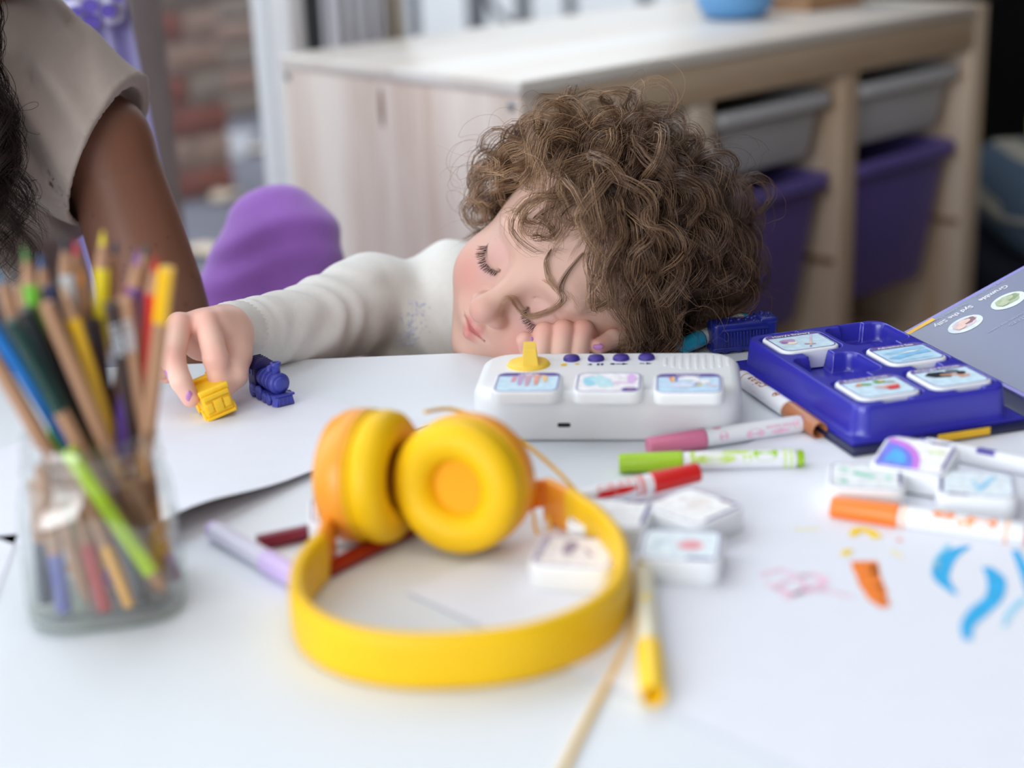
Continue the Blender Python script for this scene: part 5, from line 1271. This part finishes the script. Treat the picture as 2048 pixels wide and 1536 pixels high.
def sweater(p):
    arm = s_chain(p, [SHO, ELB, WRI + (ELB - WRI) * .10], [.0375, .0295, .0215], .004)
    t_ = np.clip(((p - SHO) @ (ELB - SHO)) / ((ELB - SHO) @ (ELB - SHO)), -1, 2)
    tor = s_chain(p, [CHEST, BELLY, BELLY + np.array([0, .02, -.06])], [.078, .088, .09])
    tor = smin(tor, s_ell(p, SHO + np.array([.03, .02, -.02]), (.058, .05, .046)), .03)
    tor = smin(tor, s_chain(p, [CHEST + np.array([.02, 0, .03]), LSHO], [.05, .036]), .03)
    la = s_chain(p, [LSHO, LELB, LWRI], [.036, .028, .0205], .004)
    # creases: the arm wrinkles round the elbow, the chest is crossed by slanting folds
    ea = np.array((WRI - ELB)) / np.linalg.norm(WRI - ELB); u = (p - ELB) @ ea
    q_ = p - ELB; v1 = q_ @ np.array(camdir(.2, .9, .4))
    wr = np.exp(-(u / .05) ** 2) * np.sin(u * 210 + v1 * 70 + fold(p, 75, 5.0, 3)) * .0015 + np.exp(-((u - .085) / .022) ** 2) * np.sin(u * 430 + v1 * 60 + fold(p, 90, 4.0, 5)) * .0010 + np.exp(-((u + .06) / .05) ** 2) * np.sin(u * 120 - v1 * 90 + fold(p, 60, 4.0, 6)) * .0016
    arm = arm - wr
    fx = np.array(camdir(.55, .75, .2)); fx /= np.linalg.norm(fx)
    tor = tor - np.sin(((p - SHO) @ np.array(camdir(.80, .42, 0))) * 150 + fold(p, 45, 3.4, 8)) * .0034
    d = smin(arm, tor, .010); d = smin(d, la, .01)
    return d + fold(p, 130, .0012, 21)
def neck_cut(p):
    ax = np.array(NECK1 - NECK0); ax /= np.linalg.norm(ax)
    return -(np.linalg.norm(np.cross(p - NECK0, ax), axis=1) - .043)
def sweater_cut(p): return smax(sweater(p), smax(neck_cut(p), -((p - CHEST) @ ((NECK1 - NECK0) / np.linalg.norm(NECK1 - NECK0)) - .03), .004), .004)
def sweater_open(p):
    ax = (NECK1 - NECK0) / np.linalg.norm(NECK1 - NECK0)
    hole = np.maximum(np.linalg.norm(np.cross(p - NECK0, ax), axis=1) - .042, -((p - CHEST) @ ax - .045))
    return smax(sweater(p), -hole, .004)
sw_o, swV, swF = sdf_obj('sweater', sweater_open, (-.215, 1.0, TZ - .31), (.205, 1.42, TZ + .10), .0026, KNIT, child, CH0)
SWB = BVHTree.FromPolygons([tuple(v) for v in swV], [tuple(f) for f in swF])
# ribbed collar and cuff
ax = (NECK1 - NECK0) / np.linalg.norm(NECK1 - NECK0); e1_ = np.cross(ax, [0, 0, 1.0]); e1_ /= np.linalg.norm(e1_); e2_ = np.cross(ax, e1_)
def ribbed_ring(c, a, b, axis, R, th_, wdt, n=96, depth=.0007):
    rings = []
    for i in range(n * 2 + 1):
        t_ = 2 * math.pi * i / (n * 2); dr_ = a * math.cos(t_) + b * math.sin(t_); o_ = depth if i % 2 else -depth; rg = []
        for k in range(10):
            s = 2 * math.pi * k / 10; x = math.cos(s) * th_ + (o_ if math.cos(s) > -.5 else 0); z = math.sin(s) * wdt / 2
            rg.append(tuple(np.array(c) + dr_ * (R + x) + axis * z - CH0))
        rings.append(rg)
    return MB().loft(rings, 0, True, False, False)
obj('collar', ribbed_ring(NECK0 + ax * .008, e1_, e2_, ax, .0445, .0030, .020, 60), KNIT, child)
fa = (WRI - ELB) / np.linalg.norm(WRI - ELB); f1 = np.cross(fa, [0, 0, 1.0]); f1 /= np.linalg.norm(f1); f2 = np.cross(fa, f1)
obj('cuff', ribbed_ring(WRI - fa * .004, f1, f2, fa, .0190, .0028, .026, 40, .0006), KNIT, child)
# pale sparkle applique on the chest
ap = MB(); rg = random.Random(5)
SPK = M('lilac_beads', (206, 208, 228), .35, .6, var=.1, scale=400)
for i in range(90):
    t_ = rg.random(); px = 838 - 28 * t_ + rg.gauss(0, 9 + 8 * math.sin(t_ * 3)); py = 604 + 88 * t_ + rg.gauss(0, 5)
    o_ = Vector(CP); d = Vector(ray(px, py)).normalized(); hit = SWB.ray_cast(o_, d)
    if hit[0] is None: continue
    q = hit[0] - Vector(CH0); n_ = hit[1]; s_ = rg.uniform(.0006, .0013); t1 = n_.orthogonal().normalized(); t2 = n_.cross(t1); a = rg.uniform(0, 3)
    c1, c2 = t1 * math.cos(a) + t2 * math.sin(a), t2 * math.cos(a) - t1 * math.sin(a)
    ap.add([q + c1 * s_ * 1.5, q + c2 * s_, q - c1 * s_ * 1.5, q - c2 * s_, q + n_ * s_ * .9], [(0, 1, 4), (1, 2, 4), (2, 3, 4), (3, 0, 4)], 0)
if ap.v: o = obj('beaded_motif', ap, SPK, child, 'stuff', 'pale lilac bead motif')
# trousers (below the table)
def trousers(p):
    d = s_chain(p, [np.array([-.07, 1.345, .175]), np.array([-.07, 1.345, .10])], [.088, .09])
    for sx in (-.05, .05): d = smin(d, s_chain(p, [np.array([-.07 + sx, 1.34, .11]), np.array([-.04 + sx * 1.6, 1.17, .155]), np.array([-.03 + sx * 1.8, 1.20, .06])], [.066, .052, .044]), .02)
    return d
sdf_obj('trousers', trousers, (-.30, 1.06, .0), (.16, 1.46, .29), .007, M('grey_jersey', (120, 122, 130), .9, .2, bump=.2), child, CH0)
# nails
def nail(c, n, up, w_, l_):
    c, n, up = Vector(c), Vector(n).normalized(), Vector(up); up = (up - n * up.dot(n)).normalized(); sd = n.cross(up); vs = []
    for i in range(5):
        for j in range(5):
            x = (i / 4 - .5) * 2; y = (j / 4 - .5) * 2; k_ = math.sqrt(max(0, 1 - .9 * y * y)); vs.append(c + sd * x * w_ * k_ + up * y * l_ - n * (x * x * w_ * .45) - Vector(CH0))
    return MB().add(vs, [(i * 5 + j, i * 5 + j + 1, i * 5 + j + 6, i * 5 + j + 5) for i in range(4) for j in range(4)], 0, True)
BODB = BVHTree.FromPolygons([tuple(v) for v in cV], [tuple(f) for f in cF])
for px, py, up in ((377, 792, CU), (333, 750, CU), (1062, 684, CU), (1196, 693, CR)):
    hit = BODB.ray_cast(Vector(CP), Vector(ray(px, py)).normalized())
    if hit[0] is not None: obj('finger_nail', nail(hit[0] + hit[1] * .0004, hit[1], up, .0027, .0034), NAIL, child)
# lashes and brows
def strands_mesh(name, S, rad, cols=None, sides=3, taper=True):
    """S: (n, t, 3); rad: (n,) ; cols: (n,t,3)"""
    S = np.asarray(S); n, t, _ = S.shape
    tg = np.gradient(S, axis=1); tg /= np.linalg.norm(tg, axis=2, keepdims=True) + 1e-12
    ref = np.where(np.abs(tg[..., 2:3]) > .9, np.array([1.0, 0, 0]), np.array([0, 0, 1.0])); a = np.cross(tg, ref); a /= np.linalg.norm(a, axis=2, keepdims=True) + 1e-12; b = np.cross(tg, a)
    w_ = np.ones(t) if not taper else np.clip(np.minimum(1.0, (1 - np.linspace(0, 1, t)) * 3 + .15), .12, 1)
    r = np.asarray(rad)[:, None] * w_[None]
    V = np.stack([S + (a * math.cos(2 * math.pi * k / sides) + b * math.sin(2 * math.pi * k / sides)) * r[..., None] for k in range(sides)], 2)
    idx = np.arange(n * t * sides).reshape(n, t, sides); F = []
    for k in range(sides):
        k2 = (k + 1) % sides; F.append(np.stack([idx[:, :-1, k], idx[:, :-1, k2], idx[:, 1:, k2], idx[:, 1:, k]], -1).reshape(-1, 4))
    col = None if cols is None else np.repeat(np.asarray(cols)[:, :, None, :], sides, 2).reshape(-1, 3)
    return np_mesh(name, V.reshape(-1, 3), np.concatenate(F), True, col)
def lashes(sgn, length=.0080, n=96):
    pts = np.array([(.0170, -.0178, .0694), (.0216, -.0199, .0710), (.0272, -.0205, .0708), (.0332, -.0186, .0682), (.0372, -.0152, .0650)]); S = []
    for i in range(n):
        t_ = i / (n - 1) * 4; k = min(3, int(t_)); f = t_ - k; p = pts[k] * (1 - f) + pts[k + 1] * f; p = p + RNG.normal(0, .00025, 3)
        out = (p[0] - .026) / .0125; dr_ = np.array([out * .55 + RNG.normal(0, .12), -.78, .55]); dr_ /= np.linalg.norm(dr_); L = length * (.65 + .35 * (t_ / 4)) * RNG.uniform(.75, 1.1)
        c = [p + dr_ * L * s + np.array([0, .35, .25]) * L * .5 * s * s for s in np.linspace(0, 1, 6)]
        S.append(c)
    S = np.array(S); S[..., 0] *= sgn
    return S @ HM.T + HC - CH0
for sgn in (-1, 1):
    obj('eyelashes', strands_mesh('eyelashes', lashes(sgn), np.full(96, .00012)), LASH, child, 'stuff')
    S = []
    for i in range(56):
        u_ = RNG.uniform(0, 1); p = np.array([.012 + .030 * u_, .0095 + .0065 * math.sin(u_ * 2.4) + RNG.normal(0, .0013), 0]); 
        zz = .0805 - 14.5 * p[0] ** 2 * .9
        p[2] = zz
        # drop the root onto the skin
        for _ in range(12): p[2] -= head_sdf(p[None])[0]
        dr_ = np.array([.85, .32 - .5 * u_, .12]); S.append([p + dr_ * .0055 * s for s in np.linspace(0, 1, 4)])
    S = np.array(S); S[..., 0] *= sgn
    obj('eyebrow', strands_mesh('eyebrow', S @ HM.T + HC - CH0, np.full(56, .00007)), M('fair_brow', (198, 158, 136), .6, .2), child, 'stuff')

# ---- curly hair
def grow_hair(n_locks, per, T, Mx, C0, rad, mask, whorl, seed, length=(.055, .105), levels=(1.08, 1.34), grav=.16, face=None, curl=(.0025, .0075), turns=(1.2, 3.0), spread=.0046, srad=.00017, colf=None, s=1.0, floor_z=None, fly=200, fwd=.0, wall=None):
    rg = np.random.default_rng(seed); rad = np.array(rad) * s; cen = np.array((0, .022, -.012)) * s
    D = rg.normal(size=(n_locks * 8, 3)); D /= np.linalg.norm(D, axis=1)[:, None]; D = D[mask(D) > .0][:n_locks]; n = len(D)
    p = cen + D * rad; nrm = D / rad; nrm /= np.linalg.norm(nrm, axis=1)[:, None]
    wv = np.array(whorl); tg = D - wv; tg -= nrm * (tg * nrm).sum(1)[:, None]; tg /= np.linalg.norm(tg, axis=1)[:, None] + 1e-9
    g = Mx.T @ np.array([0, 0, -1.0]); jit = rg.normal(0, .35, (n, 3))
    v = nrm * .75 + tg * .75 + jit + np.array([0, 0, fwd]); v /= np.linalg.norm(v, axis=1)[:, None]
    L = rg.uniform(*length, n) * s; st = L / (T - 1); lt = rg.uniform(levels[0], levels[1], n) ; path = [p.copy()]; alive = np.ones(n, bool)
    for k in range(1, T):
        f = k / T
        lev = np.linalg.norm((p - cen) / rad, axis=1); r_ = (p - cen) / (rad * rad); r_ /= np.linalg.norm(r_, axis=1)[:, None]
        want = 1.03 + (lt - 1.03) * min(1, f * 2.2)
        gg = g - r_ * np.minimum(0, (r_ @ g))[:, None]
        v = v * .80 + gg * grav * (.4 + f) + r_ * np.clip((want - lev) * 3.0, -.45, .5)[:, None] + rg.normal(0, .10, (n, 3))
        v /= np.linalg.norm(v, axis=1)[:, None]
        q = p + v * st[:, None]
        if face is not None:
            bad = face(q); alive &= ~bad
        if floor_z is not None:
            zz = (q @ Mx.T + C0)[:, 2]; q += (Mx.T @ np.array([0, 0, 1.0]))[None] * np.maximum(0, floor_z - zz)[:, None]
        p = np.where(alive[:, None], q, p + (q - p) * .04); path.append(p.copy())
    P = np.stack(path, 1)                                        # n, T, 3
    t = np.linspace(0, 1, T)
    tan = np.gradient(P, axis=1); tan /= np.linalg.norm(tan, axis=2, keepdims=True) + 1e-9
    ref = np.array([.31, .52, .79]); a = np.cross(tan, ref); a /= np.linalg.norm(a, axis=2, keepdims=True) + 1e-9; b = np.cross(tan, a)
    A = rg.uniform(*curl, n)[:, None] * s * np.clip(t * 1.8, 0, 1)[None] ** .8; tu = rg.uniform(*turns, n) * np.where(rg.random(n) < .5, -1, 1) ; ph = rg.uniform(0, 6.28, n)
    ang = ph[:, None] + 2 * np.pi * tu[:, None] * (t[None] ** 1.15)
    ctr = P + a * (A * np.cos(ang))[..., None] + b * (A * np.sin(ang))[..., None]
    S, Cc, rr = [], [], []
    prof = (.55 + .75 * np.sin(np.pi * np.clip(t * .9 + .05, 0, 1)))[None, :, None]
    for k in range(per):
        th = rg.uniform(0, 6.28, n); ro = np.sqrt(rg.random(n)) * spread * s * rg.uniform(.7, 1.4, n)
        off = (a * np.cos(th)[:, None, None] + b * np.sin(th)[:, None, None]) * ro[:, None, None] * prof
        fr = rg.normal(0, .0006 * s, (n, 1, 3)) * np.sin(t * rg.uniform(5, 13) + rg.uniform(0, 6))[None, :, None] + rg.normal(0, .0018 * s, (n, 1, 3)) * (t[None, :, None] ** 2)
        S.append(ctr + off + fr); rr.append(np.full(n, srad) * rg.uniform(.7, 1.25, n)); Cc.append(colf(P, t, rg))
    if fly:
        m_ = rg.integers(0, n, fly); F = ctr[m_] + (ctr[m_] - P[m_]) * rg.uniform(.2, 1.6, (fly, 1, 1)) + ((P[m_] - cen) * rg.uniform(.02, .22, (fly, 1, 1))) * (t[None, :, None] ** 1.5) + rg.normal(0, .003 * s, (fly, 1, 3)) * t[None, :, None] + rg.normal(0, .002 * s, (fly, 1, 3)) * np.sin(t * 11)[None, :, None]
    S = np.concatenate(S); Cc = np.concatenate(Cc); rr = np.concatenate(rr)
    W = S @ Mx.T + C0
    if floor_z is not None: W[..., 2] = np.maximum(W[..., 2], floor_z - .001)
    if wall is not None: W = wall(W)
    if fly: grow_hair.fly = (upsample(F @ Mx.T + C0, 3), np.full(fly, srad * .6), upsample(np.clip(colf(P[m_], t, rg) * 1.2, 0, 1), 3))
    return W, rr, Cc
def upsample(A, k):
    n, t, c = A.shape; P = np.concatenate([A[:, :1], A, A[:, -1:]], 1); out = []
    for i in range(k):
        f = i / k; a, b, d, e = P[:, :-3], P[:, 1:-2], P[:, 2:-1], P[:, 3:]
        out.append(.5 * (2 * b + (d - a) * f + (2 * a - 5 * b + 4 * d - e) * f * f + (3 * b - a - 3 * d + e) * f ** 3))
    return np.concatenate([np.stack(out, 2).reshape(n, -1, c), A[:, -1:]], 1)
def child_face(q):
    x, y, z = q[:, 0], q[:, 1], q[:, 2]
    lim = .036 - .010 * np.clip((x + .02) / .05, 0, 1)
    return (z > .012) & (y < lim) & (np.abs(x) < .068) & (y > -.12)
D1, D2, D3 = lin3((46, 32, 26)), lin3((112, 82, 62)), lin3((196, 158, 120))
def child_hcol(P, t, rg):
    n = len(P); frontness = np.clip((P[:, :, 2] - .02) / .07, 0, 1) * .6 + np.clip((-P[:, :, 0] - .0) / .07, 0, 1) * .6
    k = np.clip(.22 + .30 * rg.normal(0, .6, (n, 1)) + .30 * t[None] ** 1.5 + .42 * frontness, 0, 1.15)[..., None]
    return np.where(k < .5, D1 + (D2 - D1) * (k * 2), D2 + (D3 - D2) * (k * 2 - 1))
def keep_behind(W):
    # the toys at the table edge stand in front of the hair
    k = np.clip((W[..., 0] - .100) / .022, 0, 1); lim = .90 + .178 * k - 2.2 * np.maximum(0, W[..., 2] - TZ - .028)
    W[..., 1] = np.maximum(W[..., 1], lim)
    return W
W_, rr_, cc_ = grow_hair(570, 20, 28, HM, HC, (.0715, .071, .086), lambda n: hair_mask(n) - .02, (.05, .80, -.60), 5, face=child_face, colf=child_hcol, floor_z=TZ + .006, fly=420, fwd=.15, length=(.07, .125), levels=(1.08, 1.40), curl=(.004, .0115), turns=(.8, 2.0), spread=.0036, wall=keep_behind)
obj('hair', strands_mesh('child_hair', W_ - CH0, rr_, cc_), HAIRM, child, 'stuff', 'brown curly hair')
fw_, fr_, fc_ = grow_hair.fly
obj('flyaway_hair', strands_mesh('child_flyaways', fw_ - CH0, fr_, fc_), HAIRM, child, 'stuff', 'fine loose flyaway hair')
# loose wisps lying over the brow
S_, C_ = [], []
HB = HM @ np.array([0, .0, .0])
for path in (((1168, 505), (1135, 545), (1122, 575), (1128, 596), (1105, 617), (1068, 630), (1040, 611), (1020, 590), (1003, 602), (993, 640)), ((1106, 500), (1096, 525), (1104, 560), (1126, 588)), ((1010, 400), (990, 418), (986, 440), (1000, 455), (1012, 446)), ((1060, 430), (1046, 452), (1052, 476))):
    pts = []
    for px, py in path:
        h_ = BODB.ray_cast(Vector(CP), Vector(ray(px, py)).normalized())
        if h_[0] is not None and (not pts or (h_[0] - pts[-1]).length < .035): pts.append(h_[0] + h_[1] * .0035)
    cv = np.array(cr_curve(pts, 6))
    t_ = np.linspace(0, 1, len(cv)); ii_ = np.linspace(0, len(cv) - 1, 48); cv = np.stack([np.interp(ii_, np.arange(len(cv)), cv[:, k]) for k in range(3)], 1); t_ = np.linspace(0, 1, 48)
    for k in range(26):
        o_ = RNG.normal(0, .0011, 3)[None] * (.35 + .9 * np.sin(np.pi * t_ * .9)[:, None]) + RNG.normal(0, .0011, 3)[None] * (t_ ** 3)[:, None]
        S_.append(cv + o_); C_.append(D2 * 1.15 + (D3 * 1.15 - D2 * 1.15) * (np.clip(t_ * RNG.uniform(.5, 1.2), 0, 1))[:, None])
obj('forehead_wisps', strands_mesh('forehead_wisps', np.array(S_) - CH0, np.full(len(S_), .00011), np.array(C_)), HAIRM, child, 'stuff', 'loose light brown wisps over the brow')
def hair_mass(p):
    q = (p - HC) @ HM; n = (q - np.array((0, .022, -.012))) / np.array((.0715, .071, .086)); l = np.linalg.norm(n, axis=1)
    d = (l - 1.10) * .07 + fold(q, 190, .0040, 4, 6)
    return smax(d, -(hair_mask(n / l[:, None]) - .10) * .06, .01)
V, F = isosurface(hair_mass, HC - .13, HC + .13, .003)
obj('hair_under_layer', np_mesh('hair_under_layer', V - CH0, F, True, np.tile(lin3((52, 38, 30)), (len(V), 1))), HAIRM, child)

# ---- woman at the left: beige shirt, bare arm, bent knee in purple trousers
WY = 1.17
wd0 = np.array([-.42, 1.42, 0.0])
woman = thing('person', 'woman seated left of the child in beige shirt and purple trousers, with dark curls', 'person', wd0)
w_ = lambda px, py, y=WY: np.array(dep(px, py, y))
WSH, WEL = w_(95, 215), w_(352, 720, 1.16)
WCH, WBE = w_(-110, 260, 1.22), w_(-130, 900, 1.27)
WHP = np.array([WBE[0], WBE[1] + .03, .22])
KN = w_(562, 492, 1.40); ANK = np.array([KN[0] + .02, KN[1] - .04, .07])
WN0, WHC = w_(-95, 30, 1.21), w_(-120, -330, 1.17)
nW = np.array([.80, -.22, -.38]); nW /= np.linalg.norm(nW); uW = np.array([.3, -.05, .95]); uW -= nW * (uW @ nW); uW /= np.linalg.norm(uW); lW = np.cross(uW, nW); WM = np.stack([lW, uW, nW], 1)
def w_body(p):
    d = s_chain(p, [w_(205, 285, 1.17), w_(262, 445, 1.165), w_(305, 580, 1.16), WEL], [.0335, .0355, .0370, .034])
    d = smin(d, s_chain(p, [WEL, w_(420, 860, 1.12), np.array(w_(470, 900, 1.13))], [.034, .027, .020]), .012)
    d = smin(d, s_cap(p, WSH, w_(205, 285, 1.17), .036, .033), .012)
    d = smin(d, s_chain(p, [WN0, WCH, WBE], [.044, .070, .088]), .03)
    d = smin(d, s_cap(p, WSH, WN0, .034, .042), .02)
    d = smin(d, s_cap(p, WN0, WHC + WM @ np.array([0, -.06, -.02]), .046, .044), .02)
    return d
parts = []
V, F = isosurface(w_body, (-.62, 1.0, .25), (-.10, 1.42, TZ + .42), .005)
def w_skin(V):
    c = np.tile(lin3((126, 84, 66)), (len(V), 1)); rg = np.random.default_rng(9)
    for _ in range(26):
        px, py = rg.uniform(180, 400), rg.uniform(270, 640); h = np.array(dep(px, py, 1.135)); 
        d2 = (((V - CP) - ((V - CP) @ (h - CP))[:, None] * (h - CP) / ((h - CP) @ (h - CP))) ** 2).sum(1); k = np.exp(-d2 / .0012 ** 2)[:, None] * .5; c = c * (1 - k) + lin3((84, 48, 36)) * k
    return c
# the arm gets a finer skin so that its freckles show
def w_arm(p): return s_chain(p, [w_(205, 285, 1.17), w_(262, 445, 1.165), w_(305, 580, 1.16), WEL], [.0338, .0358, .0373, .0343])
Va, Fa = isosurface(w_arm, np.min([w_(205, 285), WEL], 0) - .05, np.max([w_(205, 285), WEL], 0) + .05, .0016)
def w_head(p): return head_sdf((p - WHC) @ WM, 1.14)
Vh, Fh = isosurface(w_head, WHC - .13, WHC + .13, .0025)
bV = np.concatenate([V, Va, Vh]); bF = np.concatenate([F, Fa + len(V), Fh + len(V) + len(Va)])
bC = np.concatenate([np.tile(lin3((126, 84, 66)), (len(V), 1)), w_skin(Va), head_col((Vh - WHC) @ WM, (130, 88, 70), (140, 82, 68), (134, 70, 64), (24, 17, 15), 1.14)])
obj('body', np_mesh('woman_body', bV - wd0, bF, True, bC), SKIN, woman)
SHIRT = M('beige_cotton', (178, 163, 154), .9, .15, var=.02, scale=120, bump=.15, bscale=1600, sheen=.2)
HEM0, HEM1 = w_(283, 163, 1.165), w_(150, 452, 1.165); hc_ = (HEM0 + HEM1) / 2; hax = np.array(camdir(.905, -.425, .02)); hax /= np.linalg.norm(hax)
def shirt(p):
    d = s_chain(p, [w_(-20, 150, 1.20), w_(90, 215, 1.18), hc_ + hax * .02], [.080, .0640, .0590], .004)
    u = (p - hc_) @ hax; vv = (p - hc_) @ np.array(camdir(.425, .905, 0))
    t_ = s_chain(p, [WN0 + np.array([0, 0, -.02]), WCH, WBE, WBE + np.array([0, .02, -.12])], [.075, .100, .127, .125])
    d = d - np.exp(-((u + .045) / .035) ** 2) * np.sin(vv * 190 + u * 120 + fold(p, 50, 3.0, 4)) * .0042
    seam = np.abs(u + .052 + 2 * vv ** 2); d = d + .0014 * np.exp(-(seam / .0016) ** 2) + .0008 * np.exp(-((u + .006) / .0008) ** 2) + fold(p, 70, .0014, 31)
    inner = np.maximum(s_cap(p, hc_ - hax * .06, hc_ + hax * .05, .050, .0550), -(u + .018))
    d = smax(smax(d, u, .0012), -inner, .0015)
    t_ = t_ - np.sin(((p - WCH) @ np.array(camdir(.92, .38, 0))) * 105 + fold(p, 26, 3.0, 8)) * .0065
    return smin(d, t_, .010)
sdf_obj('shirt', shirt, (-.64, 1.02, .20), (-.14, 1.46, TZ + .40), .0032, SHIRT, woman, wd0)
VEL = M('purple_velour', (164, 108, 204), .92, .15, var=.05, scale=60, bump=.2, bscale=900, sheen=.5)
def legs(p):
    d = s_chain(p, [WHP + np.array([.06, -.02, 0]), w_(420, 840, 1.37), KN], [.092, .074, .0500], .01)
    d = smin(d, s_chain(p, [KN, (KN + ANK) / 2 + np.array([0, .012, 0]), ANK], [.0500, .050, .038]), .016)
    d = smin(d, s_chain(p, [WHP, WHP + np.array([.10, .25, -.09]), WHP + np.array([.30, .28, -.14])], [.095, .08, .058]), .02)
    d = smin(d, s_ell(p, WHP + np.array([0, 0, -.02]), (.14, .12, .12)), .03)
    k = np.exp(-(np.linalg.norm(p - KN, axis=1) / .10) ** 2)
    return d - k * (np.sin((p - KN) @ np.array(camdir(-.25, .95, 0)) * 190 + fold(p, 42, 3.0, 5)) * .0022) + fold(p, 55, .0022, 6)
sdf_obj('trousers', legs, (-.62, 1.15, .03), (-.02, 1.75, TZ + .11), .0055, VEL, woman, wd0)
def shoe(p): return smin(s_cap(p, ANK + np.array([0, .01, -.03]), ANK + np.array([.02, -.14, -.045]), .036, .026), s_cap(p, ANK, ANK + np.array([0, .01, -.03]), .036, .036), .02)
sdf_obj('shoe', shoe, ANK + np.array([-.08, -.22, -.08]), ANK + np.array([.1, .08, .06]), .006, M('grey_shoe', (90, 90, 96), .7, .3), woman, wd0)
DK1, DK2 = lin3((12, 8, 7)), lin3((46, 28, 22))
def w_hcol(P, t, rg):
    k = np.clip(.35 + .4 * rg.normal(0, .7, (len(P), 1)) + .2 * t[None], 0, 1)[..., None]; return DK1 + (DK2 - DK1) * k
W2, r2, c2 = grow_hair(300, 12, 16, WM, WHC, (.0715, .071, .086), lambda n: hair_mask(n) - .02, (.0, .85, -.5), 8, length=(.08, .14), levels=(1.08, 1.3), face=lambda q: (q[:, 2] > .03) & (q[:, 1] < .045) & (np.abs(q[:, 0]) < .07), curl=(.004, .009), colf=w_hcol, s=1.14, fly=60, srad=.00022)
# long ringlets hanging in front of the shoulder
rg = np.random.default_rng(17); S, Cc, rr = [], [], []
TT = np.linspace(0, 1, 44)
for i in range(58):
    x0 = rg.uniform(-150, -20); xe = rg.uniform(-110, 66); ye = rg.uniform(430, 575); yy = 1.085 + rg.uniform(-.03, .02); hy = rg.uniform(-260, -60)
    base = np.stack([np.array(dep(x0 + (xe - x0) * t ** 1.3 + 12 * math.sin(5 * t + i), hy + (ye - hy) * t, yy)) for t in TT])
    amp = rg.uniform(.004, .0105) * np.clip(TT * 2.5, 0, 1) * (.6 + .9 * TT); tu = rg.uniform(2, 4.5) * rg.choice([-1, 1]); ph = rg.uniform(0, 6)
    a = np.array(CR); b = np.array(-CF)
    ctr = base + a * (amp * np.cos(ph + tu * 6.28 * TT))[:, None] + b * (amp * np.sin(ph + tu * 6.28 * TT))[:, None]
    for k in range(26):
        o_ = (a * rg.normal(0, .0022) + np.array(CU) * rg.normal(0, .0022) + b * rg.normal(0, .0022)); S.append(ctr + o_ * (.7 + .6 * np.sin(TT * 3.1))[:, None] + rg.normal(0, .0012, 3) * (TT ** 2)[:, None]); rr.append(.00020 * rg.uniform(.7, 1.2)); Cc.append(w_hcol(base[None], TT, rg)[0])
for i in range(46):
    x0 = rg.uniform(10, 60); y0_ = rg.uniform(150, 470); A = rg.uniform(8, 30); f_ = rg.uniform(.6, 1.4); ph = rg.uniform(0, 6)
    c = np.stack([np.array(dep(-20 + (x0 + A) * math.sin(min(1, t * 1.4) * 1.57) + A * math.sin(ph + 6.28 * f_ * t), y0_ + 90 * t + A * .8 * math.cos(ph + 6.28 * f_ * t), 1.06)) for t in TT]); S.append(c); rr.append(.00016); Cc.append(w_hcol(c[None], TT, rg)[0])
HAIRD = Mattr('dark_curly_hair', .5, .22)
wh = obj('hair', strands_mesh('woman_hair', W2 - wd0, r2, c2), HAIRD, woman, 'stuff', 'dark curly hair')
obj('ringlets', strands_mesh('woman_ringlets', np.array(S) - wd0, np.array(rr), np.array(Cc)), HAIRD, woman, 'stuff', 'long dark ringlets over the shoulder')
